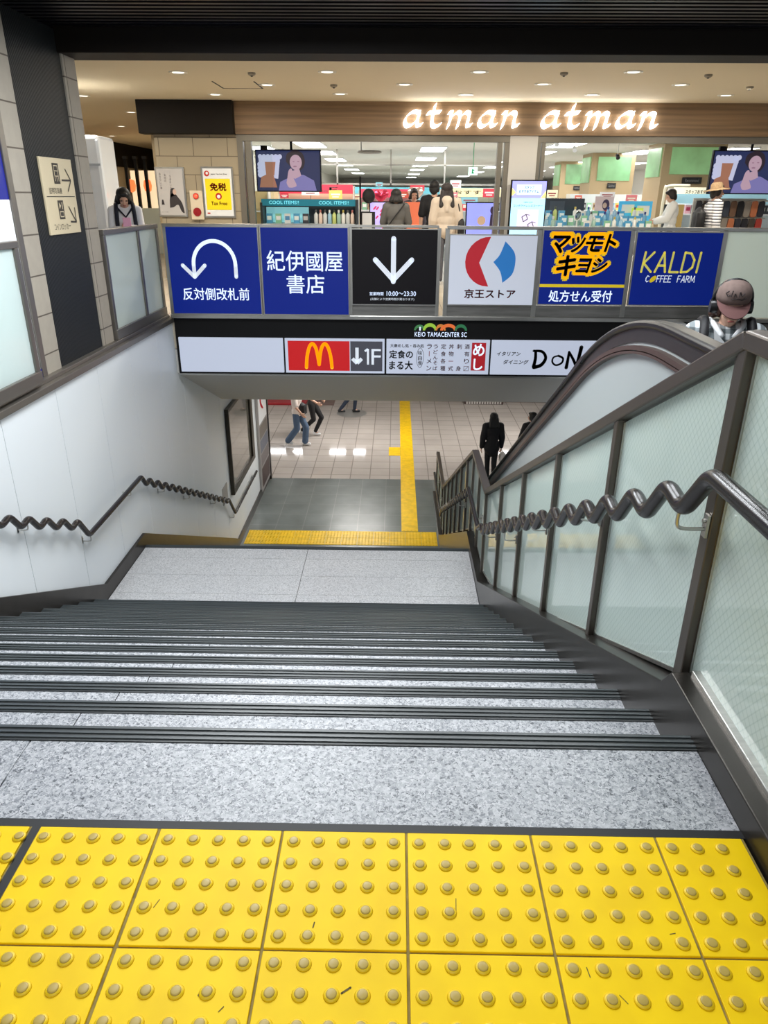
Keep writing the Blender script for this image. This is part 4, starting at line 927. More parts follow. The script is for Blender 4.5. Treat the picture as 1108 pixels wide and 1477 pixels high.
pal = [((222, 226, 226), (90, 90, 90)), ((170, 204, 190), (230, 230, 230)), ((160, 200, 224), (240, 240, 240)), ((206, 216, 130), (70, 80, 60)), ((236, 214, 200), (200, 120, 110)), ((120, 180, 216), (20, 60, 140)), ((240, 240, 236), (200, 180, 90)), ((220, 110, 120), (240, 240, 240))]
BT = [proto('b', 'cosmetic_bottle', a, b, .038, .24, 'x', 'g') for a, b in pal]
bxp = [((236, 236, 232), (90, 150, 200)), ((226, 70, 84), (250, 240, 230)), ((90, 170, 214), (240, 250, 250)), ((246, 224, 120), (220, 80, 60)), ((240, 190, 200), (200, 60, 100)), ((60, 60, 66), (200, 200, 200)), ((150, 206, 170), (255, 255, 255)), ((198, 170, 130), (90, 60, 40))]
BX = [proto('c', 'product_box', a, b, .11, .06, .17, 'x', 'g') for a, b in bxp]
def row(idx, x0, x1, y, z, step, label, group):
    x = x0; n = 0
    while x <= x1: put(idx[(n * 7 + int(x * 13)) % len(idx)], x + random.uniform(-.006, .006), y, z, label, group); x += step; n += 1

# cool shelf at the left doorway
t = thing('cool_shelf', 'teal topped refrigerated style shelf of bottles under the left television', 'shelf unit', (-1.65, 13.3, 0))
M_TEAL = mat('teal_header', (22, 120, 142), .4, emit=.25)
m = MB(); m.box(-2.54, -.78, 13.5, 13.55, 0, 1.36); m.box(-2.56, -2.52, 13.15, 13.55, 0, 1.30); m.box(-.80, -.76, 13.15, 13.55, 0, 1.36); m.build('cabinet', mat('cab_dark', (44, 50, 54), .5), t)
m = MB(); m.box(-2.54, -.78, 13.18, 13.2, 1.245, 1.36); m.build('header', M_TEAL, t)
P = Plane((-2.54, 13.18, 1.245)); m = MB(); m.text(P, 'COOL ITEMS!!', .42, .057, .55, .055, .003, .02); m.text(P, 'COOL ITEMS!!', 1.34, .057, .55, .055, .003, .02); m.build('lettering', mat('pale_teal', (150, 214, 220), .5, emit=.5), t)
for z in (.55, .94):
    m = MB(); m.box(-2.52, -.80, 13.16, 13.5, z - .02, z); m.build('shelf_board', mat('shelf_steel', (190, 200, 204), .3, .3), t)
m = MB(); m.box(-2.5, -1.7, 13.46, 13.5, .95, 1.22); m.build('backlit_panel', mat('ice_blue', (150, 214, 220), .4, emit=.5), t)
for k in range(9): put(BT[(0, 4, 0, 2, 3, 1, 6, 0, 4)[k]], -1.54 + k * .085, 13.24, .94, 'clear or pale pump bottle in the right half of the teal topped shelf', 'bottles on the teal topped shelf')
for k in range(5): put(BX[(2, 6, 0, 2, 5)[k]], -2.42 + k * .17, 13.3, .94, 'small carton in the left half of the teal topped shelf', 'cartons on the teal topped shelf')

def gondola(label, x0, x1, y, top, cols, levels=(.35, .75, 1.12), head=None, hc=(240, 240, 240), grp='shelves in the shop'):
    t = thing('shelf_unit', label, 'shelf unit', ((x0 + x1) / 2, y, 0), grp)
    m = MB(); m.box(x0, x1, y + .22, y + .26, 0, top); m.build('back_panel', mat('gond%d' % cols[0], cols, .5), t)
    m = MB(); m.box(x0 - .03, x0, y - .05, y + .26, 0, top); m.box(x1, x1 + .03, y - .05, y + .26, 0, top); m.build('side_panel', mat('gond_side', (214, 208, 196), .5), t)
    for z in levels:
        m = MB(); m.box(x0, x1, y - .06, y + .22, z - .025, z); m.build('shelf_board', M_WHITE, t)
    if head:
        m = MB(); m.box(x0, x1, y - .07, y - .04, top - .16, top + .02); m.build('header', mat('hd%d_%d' % (hc[0], hc[2]), hc, .5, emit=.3), t)
        if head != ' ':
            P = Plane((x0, y - .07, top - .16)); m = MB(); m.text(P, head, (x1 - x0) / 2, .09, (x1 - x0) * .6, .08, .003, .02); m.build('lettering', M_INK if hc[0] > 180 and hc[1] > 120 else M_WHITE, t)
    return t
gondola('shelf unit with red header behind the teal topped shelf', -2.6, -1.0, 16.0, 1.62, (230, 200, 170), head='SALE', hc=(226, 60, 80))
row(BX, -2.5, -1.1, 16.03, 1.12, .16, 'carton on the shelf unit with red header', 'cartons on the red header shelf')
gondola('shelf unit with white header behind the hanging left television', -4.3, -2.75, 15.2, 1.5, (222, 200, 150))
gondola('pale shelf unit behind the lilac petal screen', -.9, .3, 17.2, 1.55, (224, 226, 226), head=' ', hc=(236, 80, 110))
row(BX, -.8, .25, 17.23, 1.12, .15, 'carton on the pale shelf unit behind the lilac screen', 'cartons behind the lilac screen')
gondola('low white counter shelf between the shoppers in grey and beige', .1, .75, 14.9, 1.18, (236, 236, 234), (.5, .8, 1.05))
row(BX, .16, .7, 14.93, 1.05, .14, 'small carton on the low white counter shelf', 'cartons on the low counter shelf')
row(BT, .16, .7, 14.93, .80, .12, 'bottle on the low white counter shelf', 'bottles on the low counter shelf')
gondola('shelf unit with pale yellow header right of the hooded shopper', 1.0, 2.4, 17.0, 1.58, (214, 226, 230), head='おすすめ', hc=(246, 238, 190))
row(BX, 1.1, 2.3, 17.03, 1.12, .15, 'carton on the shelf unit with pale yellow header', 'cartons on the yellow header shelf')
gondola('long shelf run with turquoise lit top at the back of the shop', -2.5, 3.2, 24.0, 1.66, (190, 216, 222), head=' ', hc=(120, 210, 230))
gondola('tall shelf run at the far left back of the shop', -4.1, -2.8, 22, 2.0, (216, 190, 150), head=' ', hc=(230, 206, 160))
t = thing('glass_partition', 'clear framed glass partition high across the back of the shop', 'partition', (-.5, 21, 1.6))
m = MB()
for a, b in ((-3.2, -1.72), (-1.70, -.22), (-.20, 1.28), (1.30, 2.78)): m.box(a, b, 21, 21.02, 1.75, 2.2)
m.build('glass', M_CLEAR, t)
m = MB()
for x in (-3.21, -1.71, -.21, 1.29, 2.79): m.box(x - .02, x + .02, 20.98, 21.04, 1.7, 2.6)
m.box(-3.2, 2.8, 20.98, 21.04, 1.70, 1.75); m.box(-3.2, 2.8, 20.98, 21.04, 2.2, 2.23); m.build('frame', M_STEEL, t)
for i, (x, z, c, l) in enumerate(((-.38, 1.42, (226, 60, 90), 'red foil heart balloon left of the shopper in grey'), (.36, 1.47, (226, 196, 180), 'pale gold foil heart balloon right of the shopper in grey'))):
    t = thing('heart_balloon', l, 'balloon', (x, 15.5, z))
    hp = [(16 * math.sin(a) ** 3 / 34 * .36, (13 * math.cos(a) - 5 * math.cos(2 * a) - 2 * math.cos(3 * a) - math.cos(4 * a)) / 34 * .36) for a in [2 * PI * k / 28 for k in range(28)]]
    P = Plane((x, 15.5, z)); mm = MB(); n = len(hp); vs = []
    for s_, d in ((.0, .08), (.55, .065), (.85, .035), (1, 0), (.85, -.035), (.55, -.065), (0, -.08)): vs += [P.pt(a * s_, b * s_, d) for a, b in hp]
    fs = [(k * n + j, k * n + (j + 1) % n, (k + 1) * n + (j + 1) % n, (k + 1) * n + j) for k in range(6) for j in range(n)]
    mm.add(vs, fs); mm.build('foil', mat('foil%d' % i, c, .15, .6), t, True)
    mm = MB(); mm.cyl((x, 15.5, z - .16), (x, 15.5, .0), .004, seg=6); mm.build('stick', M_STEEL, t)
t = thing('orange_poster', 'orange poster card standing right behind the shopper in grey', 'poster', (.28, 13.8, 0))
m = MB(); m.box(.12, .42, 13.8, 13.82, .75, 1.32); m.build('card', mat('orange_card', (250, 130, 92), .5, emit=.25), t)
m = MB(); m.cyl((.27, 13.83, 0), (.27, 13.83, 1.0), .015); m.build('stick', M_STEEL, t)
t = thing('black_rack', 'black slim rack with round top beside the teal topped shelf', 'rack', (-.66, 13.3, 0))
m = MB(); m.box(-.73, -.70, 13.28, 13.31, 0, 1.75); m.build('pole', M_BLACK, t)
m = MB(); m.ell((-.56, 13.32, 1.42), (.12, .06, .13)); m.box(-.70, -.44, 13.3, 13.33, .7, 1.15); m.build('dark_panel', M_CHAR, t)
m = MB(); m.box(-.68, -.50, 13.29, 13.298, .85, 1.13); m.build('white_card', M_WHITE, t)

cc = [(206, 64, 80), (232, 226, 192), (220, 130, 140), (236, 236, 234), (206, 90, 70), (130, 186, 200), (228, 206, 110), (216, 216, 220)]
cn = ['red', 'cream', 'pink', 'white', 'vermilion', 'turquoise', 'yellow', 'pale grey']
spots_ = [(-2.45, 15.6, 1.42), (-1.9, 15.7, 1.50), (-1.35, 15.6, 1.44), (-.95, 16.6, 1.40), (.05, 16.8, 1.45), (.75, 16.4, 1.36), (1.25, 16.6, 1.46), (1.6, 16.5, 1.34), (2.05, 16.6, 1.5), (2.75, 19.9, 1.6), (3.3, 19.9, 1.66), (3.9, 18.8, 1.5), (4.6, 18.9, 1.42), (5.3, 18.8, 1.48), (5.95, 18.9, 1.4), (-.5, 19.5, 1.7), (.5, 19.6, 1.62), (1.5, 19.5, 1.72)]
for i, (x, y, z) in enumerate(spots_):
    k = (i * 3) % 8; w_ = .09 + .05 * ((i * 5) % 3); h_ = .05 + .02 * ((i * 7) % 3)
    near = 'left doorway' if x < 1.8 else 'right doorway'
    t = thing('promotion_card', f'{cn[k]} promotion card standing among the goods of the {near}', 'card', (x, y, 0), 'promotion cards among the goods')
    m = MB(); m.box(x - w_, x + w_, y - .006, y + .006, z - h_, z + h_); m.build('card', mat('promo%d' % k, cc[k], .5, emit=.15), t)
    m = MB(); m.box(x - w_ * .7, x + w_ * .7, y - .008, y - .006, z - h_ * .1, z + h_ * .25); m.box(x - w_ * .5, x + w_ * .5, y - .008, y - .006, z - h_ * .6, z - h_ * .35); m.build('print', mat('promo_ink%d' % (k % 2), [(250, 246, 240), (150, 50, 60)][(k % 2)], .5), t)
    m = MB(); m.cyl((x, y + .012, 0), (x, y + .012, z), .008, seg=6); m.build('stick', M_STEEL, t)
# clad pillars with glowing green glass
M_GREEN = mat('green_glass', (112, 160, 120), .3, emit=.30, ecol=(160, 200, 130), noise=(1.1, .5))
M_BWOOD = mat('pillar_beige', (176, 154, 118), .5)
pl = [((6.15, 7.6), 17.5, 'nearest', 2.14, 1.93), ((5.6, 6.85), 22.0, 'middle', 2.12, 1.87), ((5.85, 7.1), 27.5, 'farthest', 2.2, 1.86)]
for (a, b), y, l, zt, zb in pl:
    t = thing('clad_pillar', f'{l} beige pillar with glowing green glass panels in the shop', 'pillar', ((a + b) / 2, y, 0), 'green paneled pillars')
    m = MB(); m.box(a, b, y, y + 1.2, 0, 2.6); m.build('core', M_BWOOD, t)
    m = MB(); m.box(a + .18, b - .12, y - .03, y, zb, 2.5); m.build('green_panel', M_GREEN, t)
    m = MB(); m.box(a - .03, a, y + .1, y + 1.1, zb - .05, 2.5); m.build('green_panel', M_GREEN, t)
    m = MB(); m.box(a + .5, b - .5, y - .06, y - .03, zb - .2, zb - .06); m.build('name_plate', M_CHAR, t)
    P = Plane((a + .5, y - .06, zb - .2)); m = MB(); m.text(P, 'Recommend', (b - a - 1) / 2, .07, (b - a - 1) * .7, .07, .003, .02); m.build('lettering', M_WHITE, t)
gondola('white shelf unit with yellow notice in front of the nearest green pillar', 6.1, 7.4, 16.4, 1.62, (226, 222, 210), head='スタッフおすすめアイテム', hc=(244, 240, 214))
row(BX, 6.2, 7.35, 16.43, 1.12, .14, 'carton on the shelf below the yellow notice', 'cartons below the yellow notice')
gondola('shelf unit of pale goods below the middle green pillar', 4.5, 6.4, 19.5, 1.5, (206, 214, 216))
row(BX, 4.6, 6.3, 19.53, 1.12, .15, 'carton on the pale shelf below the middle pillar', 'cartons below the middle pillar')
gondola('brown shelf unit at the left of the right shop doorway', 3.0, 4.2, 20.5, 1.6, (190, 160, 120))
row(BX, 3.1, 4.1, 20.53, 1.12, .15, 'carton on the brown shelf unit', 'cartons on the brown shelf')
gondola('white wall shelf under the right hanging television', 5.7, 8.4, 15.2, 1.48, (214, 214, 212), head=' ', hc=(160, 206, 220))
row(BX, 5.8, 8.3, 15.23, 1.12, .13, 'carton on the white wall shelf below the television', 'cartons below the right television')
# accessory rack with hanging scarves
t = thing('accessory_rack', 'rack of hanging dark and red accessories at the right picture edge', 'rack', (6.1, 13.6, 0))
m = MB(); m.box(5.55, 6.9, 13.6, 13.64, 0, 1.42); m.build('back_panel', mat('rack_grey', (190, 190, 186), .5), t)
for z in (1.38, 1.08):
    m = MB(); m.cyl((5.55, 13.5, z), (6.9, 13.5, z), .012); m.build('rail', M_STEEL, t)
hang = [(40, 40, 46), (80, 70, 60), (176, 60, 50), (190, 170, 140), (60, 66, 80), (120, 90, 70), (30, 30, 34), (150, 140, 130), (200, 120, 80), (50, 50, 60)]
hl = ['black', 'brown grey', 'red', 'cream', 'slate', 'tan brown', 'jet black', 'light grey', 'orange', 'dark blue']
for r_ in range(2):
    for k in range(10):
        x = 5.62 + k * .13; z = 1.37 - .30 * r_
        m = MB(); m.prism(cu_([(-.045, 0), (.045, 0), (.06, -.13), (.05, -.25), (0, -.27), (-.05, -.25), (-.06, -.13)], 3), Plane((x, 13.5 - .0, z), (1, 0, 0)), -.015, .015)
        c = hang[(k + r_ * 3) % 10]; tag(m.build('hair_accessory', mat('hang%d_%d' % (c[0], c[2]), c, .7), None, True, angle=50), f'{hl[(k + r_ * 3) % 10]} accessory hanging on the {"upper" if not r_ else "lower"} rail of the rack', 'accessory', 'accessories on the right rack')
# display table with pale goods right of the signage display
t = thing('display_table', 'glass topped display table of pale goods right of the signage display', 'table', (3.5, 13.3, 0))
m = MB(); m.box(2.6, 4.75, 13.0, 13.9, .82, .86); m.build('tabletop', mat('table_glass', (190, 214, 220), .1, coat=.5), t)
for x, y in ((2.65, 13.05), (4.7, 13.05), (2.65, 13.85), (4.7, 13.85)):
    m = MB(); m.box(x - .02, x + .02, y - .02, y + .02, 0, .82); m.build('leg', M_STEEL, t)
for j, y in enumerate((13.1, 13.35, 13.6)):
    x = 2.72
    while x < 4.7:
        if random.random() < .85 and not (j == 0 and 3.15 < x < 3.42):
            if random.random() < .55: put(random.choice(BT[:7]), x, y, .86 + .08 * j, 'pale bottle among the goods on the glass topped display table', 'bottles on the display table')
            else: put(random.choice([BX[0], BX[2], BX[6], BX[2]]), x, y, .86 + .08 * j, 'pale or blue carton on the glass topped display table', 'cartons on the display table')
        x += .125
    if j:
        m = MB(); m.box(2.65, 4.7, y - .11, y + .12, .86, .86 + .08 * j); m.build('riser', mat('riser_clear', (206, 222, 226), .2), t)
t = thing('hand_mirror', 'white framed oval mirror standing on the glass topped display table', 'mirror', (3.28, 13.08, .86))
m = MB(); m.cyl((3.28, 13.09, .8605), (3.28, 13.09, 1.02), .012); m.cyl((3.28, 13.09, .8605), (3.28, 13.09, .875), .05); m.build('stand', M_WHITE, t)
m = MB(); m.ell((3.29, 13.09, 1.12), (.065, .012, .10), rot=Euler((0, .25, 0)).to_matrix()); m.build('frame', M_WHITE, t, True)
m = MB(); m.ell((3.29, 13.082, 1.12), (.05, .008, .082), rot=Euler((0, .25, 0)).to_matrix()); m.build('glass', mat('mirror', (150, 170, 176), .05, .9), t, True)
t = thing('dark_display_case', 'dark glossy upright display case behind the oval mirror', 'display case', (3.3, 14.6, 0))
m = MB(); m.box(2.95, 3.75, 14.6, 15, 0, 1.40); m.build('body', mat('case_dark', (44, 52, 62), .2, coat=.5), t, bevel=.01)
m = MB(); m.box(3.05, 3.35, 14.59, 14.6, .95, 1.35); m.build('pane', mat('case_pane', (70, 80, 92), .1), t)
t = thing('red_poster', 'pink poster of a dark haired figure in red on the display table', 'poster', (4.1, 14.2, 0))
m = MB(); m.box(3.86, 4.22, 14.2, 14.22, .8, 1.44); m.build('card', mat('pink_card', (232, 206, 206), .5), t)
P = Plane((3.86, 14.2, .9)); m = MB(); m.poly(P, [(0, 0), (.02, .1), (.15, .28), (.24, .30), (.30, .2), (.30, 0)], .003); m.build('red_coat', mat('coat_red', (190, 30, 44), .5), t)
m = MB(); m.disc(P, .21, .39, .07, .004, .10); m.build('hair', mat('tiny_dark', (50, 36, 60), .5), t)
m = MB(); m.disc(P, .19, .38, .04, .006, .05); m.build('face', mat('poster_skin', (206, 176, 160), .5), t)
t = thing('blue_pop_card', 'bright blue price card standing behind the display table goods', 'card', (4.6, 14.1, 0))
m = MB(); m.box(4.3, 4.95, 14.1, 14.12, .8, 1.36); m.build('card', mat('pop_blue', (70, 176, 226), .4, emit=.25), t)
m = MB(); m.box(4.36, 4.6, 14.09, 14.1, 1.15, 1.3); m.box(4.66, 4.9, 14.09, 14.1, 1.1, 1.28); m.build('notice', M_WHITE, t)
t = thing('lime_card', 'lime green card standing left of the shop worker in white', 'card', (4.62, 13.4, .86))
m = MB(); m.box(4.52, 4.74, 13.95, 13.97, .86, 1.24); m.build('card', mat('lime', (206, 230, 90), .4, emit=.2), t)
m = MB(); m.box(4.55, 4.71, 13.945, 13.95, 1.1, 1.2); m.build('notice', mat('lime_pale', (240, 246, 190), .4), t)
t = thing('tall_frame_stand', 'cream tubular display frame beside the nearest green pillar', 'display stand', (5.65, 15, 0))
m = MB(); m.tube(catmull([(5.45, 15, 0), (5.45, 15, 1.5), (5.5, 15, 1.62), (5.6, 15, 1.65), (5.95, 15, 1.65)], 5), .03, 8); m.build('frame', mat('cream', (232, 224, 196), .4), t, True)
m = MB(); m.box(5.50, 5.9, 15.02, 15.05, .6, 1.3); m.build('panel', mat('panel_dark', (50, 56, 54), .4), t)
m = MB(); m.box(5.78, 5.9, 15.0, 15.02, .6, 1.3); m.build('gold_panel', mat('panel_gold', (180, 150, 90), .4), t)
for i, (x, y, z) in enumerate(((3.25, 15.5, 2.45), (3.85, 16.5, 2.4), (4.95, 17, 2.28))):
    t = thing('spotlight', ['small spotlight on the ceiling track nearest the pier', 'small spotlight second from the pier on the ceiling track', 'dark hanging camera spot left of the middle green pillar'][i], 'spotlight', (x, y, z), 'ceiling spots in the right doorway')
    m = MB(); m.cyl((x, y, z + .02), (x, y, 2.6), .008); m.build('stem', M_STEEL, t)
    m = MB(); m.cyl((x, y + .05, z + .03), (x, y - .06, z - .04), .035, .045); m.build('head', M_CHAR if i == 2 else M_WHITE, t)
m = MB(); m.box(1.55, 1.75, 16.5, 16.53, 1.86, 2.02); o = m.build('exit_sign', mat('exit_green', (190, 236, 214), .4, emit=.9)); tag(o, 'pale green exit sign hanging high in the shop left of the pier', 'sign')
m = MB(); P = Plane((1.55, 16.5, 1.86)); m.poly(P, [(.07, .03), (.13, .03), (.10, .08), (.14, .1), (.08, .13)], .003); m.cyl((1.65, 16.52, 2.02), (1.65, 16.52, 2.6), .008); m.build('pictogram', mat('exit_dark', (10, 130, 80), .5, emit=.3), o)

for o, used in PROTOS:
    if not used:
        for ch in list(o.children): bpy.data.objects.remove(ch)
        bpy.data.objects.remove(o)

# things on the far side of the lower hall
t = thing('red_mat', 'red low bench mat at the far left of the lower hall', 'mat', (-3.4, 20.7, ZB))
m = MB(); m.box(-4.3, -2.75, 20.35, 21.6, ZB, ZB + .08); m.build('base', mat('mat_red', (150, 26, 34), .7), t, bevel=.02)
m = MB(); m.box(-2.72, -1.9, 20.4, 21.6, ZB, ZB + .02); m.build('mat_edge', mat('mat_brown', (104, 84, 78), .8), t)
t = thing('floor_grille', 'dark floor unit with pale grille at the far right of the lower hall', 'grille', (2.6, 21, ZB))
m = MB(); m.box(2.15, 3.35, 20.7, 21.3, ZB, ZB + .12); m.box(3.35, 5.2, 21, 21.3, ZB, ZB + .1); m.box(1.3, 2.1, 21.05, 21.3, ZB, ZB + .12); m.build('base', mat('unit_brown', (70, 52, 48), .5), t)
m = MB()
for k in range(14): m.box(2.2 + k * .08, 2.25 + k * .08, 20.69, 20.7, ZB + .01, ZB + .11)
m.build('slat', mat('slat_pale', (190, 186, 180), .4), t)
m = MB(); m.disc(Plane((0, 0, ZB), (1, 0, 0), (0, 1, 0)), -1.3, 19.55, .45, .004); tag(m.build('manhole_cover', mat('manhole', (120, 118, 114), .5)), 'round grey floor cover under the walking legs in the hall', 'manhole cover')
for i, (x, y) in enumerate(((-4.1, 24.67), (-1.78, 24.67), (4.6, 24.67))):
    t = thing('hall_ceiling_light', ['left', 'middle', 'right'][i] + ' long light fitting on the lower hall ceiling', 'ceiling light', (x, y, -1.5))
    m = MB(); m.box(x - .7, x + .7, y - .25, y + .25, -1.53, -1.5); m.build('frame', M_WHITE, t)
    m = MB(); m.box(x - .67, x + .67, y - .22, y + .22, -1.54, -1.53); m.build('diffuser', mat('hall_light', (255, 255, 255), .5, emit=14), t)
# ------------------------------------------------------------------ people
SKIN = mat('skin', (214, 170, 146), .5)
def lerp(a, b, t): return tuple(a[i] + (b[i] - a[i]) * t for i in range(3))
BASE = dict(pel=(0, 0, .94), chest=(0, 0, 1.27), neck=(0, 0, 1.44), head=(0, -.012, 1.575),
            shL=(.175, 0, 1.385), elL=(.225, .01, 1.11), wrL=(.235, -.05, .86), shR=(-.175, 0, 1.385), elR=(-.225, .01, 1.11), wrR=(-.235, -.05, .86),
            hiL=(.085, 0, .90), knL=(.095, -.01, .49), anL=(.095, .02, .08), hiR=(-.085, 0, .90), knR=(-.095, -.01, .49), anR=(-.095, .02, .08))
def hand(mb, el, wr, side, curl=.35):
    d = (Vector(wr) - Vector(el)).normalized(); lat = Vector((side, 0, 0)); lat = (lat - d * lat.dot(d)); lat = lat.normalized() if lat.length > .2 else Vector((0, 0, 1))
    fwd = d.cross(lat).normalized()
    if fwd.y > 0: fwd = -fwd
    w = Vector(wr); rot = Matrix((fwd, lat, d)).transposed()
    mb.ell(w + d * .045, (.040, .017, .05), 12, 8, rot)
    for k, (o, ln) in enumerate(((-.030, .062), (-.010, .074), (.010, .078), (.029, .070))):
        b = w + d * .085 + fwd * o; n_ = -lat
        m1 = b + (d * math.cos(curl) + n_ * math.sin(curl)) * ln * .5; m2 = m1 + (d * math.cos(curl * 2.2) + n_ * math.sin(curl * 2.2)) * ln * .5
        mb.cap(b, m1, .0095, .0088); mb.cap(m1, m2, .0088, .0075)
    b = w + d * .02 + fwd * .03; m1 = b + (fwd * .7 + d * .75).normalized() * .035; mb.cap(b, m1, .012, .010); mb.cap(m1, m1 + (d + fwd * .25 - lat * .3).normalized() * .032, .010, .008)
def person(label, loc, rz, k=1., pose=None, pitch=0., yaw=0., top=(200, 200, 200), sleeve=1., bottom=(40, 44, 60), flare=.0, shoes=(230, 230, 230), hair=(24, 20, 20), hairlen=0., top_mat=None, coat=0., legs=True, hood=None, vox=.009, loose=.016, bun=False, hairs=1.0):
    j = dict(BASE); j.update(pose or {}); J = {a: Vector(b) for a, b in j.items()}
    t = thing('person', label, 'person', loc, None, rz); t.scale = (k, k, k)
    b = MB(); R = Euler((pitch, 0, yaw)).to_matrix(); hc = J['neck'] + R @ (J['head'] - J['neck'])
    H = lambda x, y, z: hc + R @ Vector((x, y, z))
    # head and face
    b.ell(H(0, .012, .03), (.074, .092, .090), 16, 10, R); b.ell(H(0, -.022, -.045), (.054, .062, .066), 14, 9, R); b.ell(H(0, -.045, -.092), (.028, .026, .022), 10, 7, R)
    b.cap(H(0, -.088, .005), H(0, -.107, -.032), .010, .014)
    for s in (-1, 1): b.ell(H(s * .076, .015, -.01), (.012, .022, .032), 10, 7, R); b.ell(H(s * .034, -.066, -.03), (.022, .018, .02), 8, 6, R)
    b.ell(H(0, -.080, -.062), (.022, .010, .010), 10, 6, R)
    b.cap(J['neck'] + Vector((0, .01, -.06)), H(0, .015, -.05), .052, .048)
    pel, ch = J['pel'], J['chest']; mid = pel.lerp(ch, .5)
    tors = [(pel, (.145, .10, .12)), (mid, (.125, .092, .14)), (ch, (.15, .105, .16)), (ch + (J['neck'] - ch) * .55, (.12, .075, .07))]
    for c, r in tors: b.ell(c, r)
    for s in 'LR':
        b.cap(J['sh' + s].lerp(J['neck'], .5), J['sh' + s], .055, .05); b.cap(J['sh' + s], J['el' + s], .047, .038); b.cap(J['el' + s], J['wr' + s], .038, .026)
        hand(b, J['el' + s], J['wr' + s], 1 if s == 'L' else -1)
        b.cap(J['hi' + s], J['kn' + s], .078, .052); b.cap(J['kn' + s], J['an' + s], .052, .036)
        b.cap(J['an' + s], J['an' + s] + Vector((0, -.13, -.045)), .034, .026)
    remesh(b, 'body', SKIN, t, vox, 3)
    e = MB()
    for s in (-1, 1): e.ell(H(s * .034, -.079, .004), (.014, .006, .008), 8, 6, R)
    e.build('eyes', mat('eye_dark', (30, 24, 22), .3), t, True, local=True)
    e = MB(); e.ell(H(0, -.089, -.062), (.022, .006, .006), 8, 6, R); e.build('mouth', mat('lip', (176, 100, 94), .5), t, True, local=True)
    # hair
    h = MB(); h.ell(H(0, .025, .045), (.088 * hairs, .098, .092), 16, 10, R)
    for s in (-1, 1): h.ell(H(s * .07, .02, .0), (.025, .06, .07), 10, 8, R)
    h.ell(H(0, .06, -.02), (.075, .055, .09), 12, 8, R); h.ell(H(0, -.055, .085), (.06, .035, .03), 10, 7, R)
    if hairlen:
        for s in (-1, -.35, 0, .35, 1): h.cap(H(s * .06, .05, -.02), H(s * .08 * hairs, .07, -.02) + Vector((0, .02 + hairlen * .12, -hairlen)), .045 * hairs, .036 * hairs)
    if bun: h.ell(H(0, .03, .13), (.05, .05, .045), 10, 8, R)
    remesh(h, 'hair', mat('hair%d' % hair[0], hair, .6), t, .008, 3)
    # clothes
    u = MB(); ex = loose
    for c, r in tors: u.ell(c, tuple(v + ex for v in r))
    if coat: u.cap(ch - Vector((0, 0, .1)), pel - Vector((0, 0, coat)), .13, .15); u.ell(pel - Vector((0, 0, coat * .6)), (.19, .14, .18))
    for s in 'LR':
        sh, el, wr = J['sh' + s], J['el' + s], J['wr' + s]
        u.cap(sh.lerp(J['neck'], .45), sh, .06 + ex * .4, .055 + ex)
        if sleeve <= .5: u.cap(sh, sh.lerp(el, sleeve * 2), .052 + ex, .05 + ex)
        else: u.cap(sh, el, .052 + ex, .045 + ex); u.cap(el, el.lerp(wr, min(.93, (sleeve - .5) * 2)), .045 + ex, .034 + ex * .7)
    if hood: u.ell(J['neck'] + Vector((0, .07, -.02)), (.12, .08, .09)); u.cap(J['neck'] + Vector((0, .10, -.03)), J['neck'] + Vector((0, .12, -.17)), .07, .05)
    remesh(u, 'top', top_mat or mat('cl%d_%d_%d' % top, top, .8), t, .011, 5)
    if legs:
        q = MB(); q.ell(pel - Vector((0, 0, .02)), (.155, .112, .11))
        for s in 'LR':
            q.cap(J['hi' + s], J['kn' + s], .09, .066 + flare * .5); q.cap(J['kn' + s], J['kn' + s].lerp(J['an' + s], .93), .066 + flare * .5, .05 + flare)
        remesh(q, 'trousers', mat('cl%d_%d_%d' % bottom, bottom, .8), t, .011, 4)
    for s in 'LR':
        f = MB(); a = J['an' + s]; f.cap(a + Vector((0, .03, -.035)), a + Vector((0, -.13, -.042)), .042, .036); f.ell(a + Vector((0, 0, 0)), (.044, .05, .04)); remesh(f, 'shoe', mat('sh%d' % shoes[0], shoes, .5), t, .01, 3)
    return t, J, H, R
def bag(t, mats, c, r, name='bag', strap=None):
    m = MB(); m.ell(c, r); m.box(c[0] - r[0] * .8, c[0] + r[0] * .8, c[1] - r[1] * .8, c[1] + r[1] * .8, c[2] - r[2] * .95, c[2] + r[2] * .6); o = remesh(m, name, mats, t, .012, 6)
    if strap:
        m = MB(); m.tube(catmull(strap, 5), .012, 8); m.build('strap', mats, t, True, local=True)
    return o
M_BAGK = mat('bag_black', (20, 20, 24), .6)
# schoolgirl at the left railing
arms = dict(elL=(.20, -.06, 1.13), wrL=(.05, -.24, 1.17), elR=(-.20, -.06, 1.13), wrR=(-.05, -.24, 1.15))
t, J, H, R = person('person in white blouse and dark vest leaning over a pink phone at the left railing', (-3.50, 8.62, 0), .36, .89, arms, .55, 0, (234, 234, 238), 1., (30, 34, 50), 0, (40, 40, 44), (18, 18, 20), .07, loose=.010, hairs=1.12)
m = MB()
for s in (-1, 1): m.tube(catmull([(s * .13, .12, 1.05), (s * .125, .09, 1.34), (s * .115, -.02, 1.47), (s * .12, -.135, 1.33), (s * .13, -.12, 1.08)], 5), .028, 8)
m.build('vest', mat('vest_navy', (24, 28, 44), .8), t, True, local=True)
m = MB(); m.box(-.055, .055, -.36, -.345, 1.15, 1.30); m.build('phone', mat('phone_pink', (236, 170, 200), .3), t, local=True, bevel=.008)
m = MB(); m.tube([(-.10, -.10, 1.42), (0, -.15, 1.30), (.10, -.10, 1.42)], .014, 8); m.build('collar', mat('collar_navy', (24, 28, 44), .8), t, local=True)
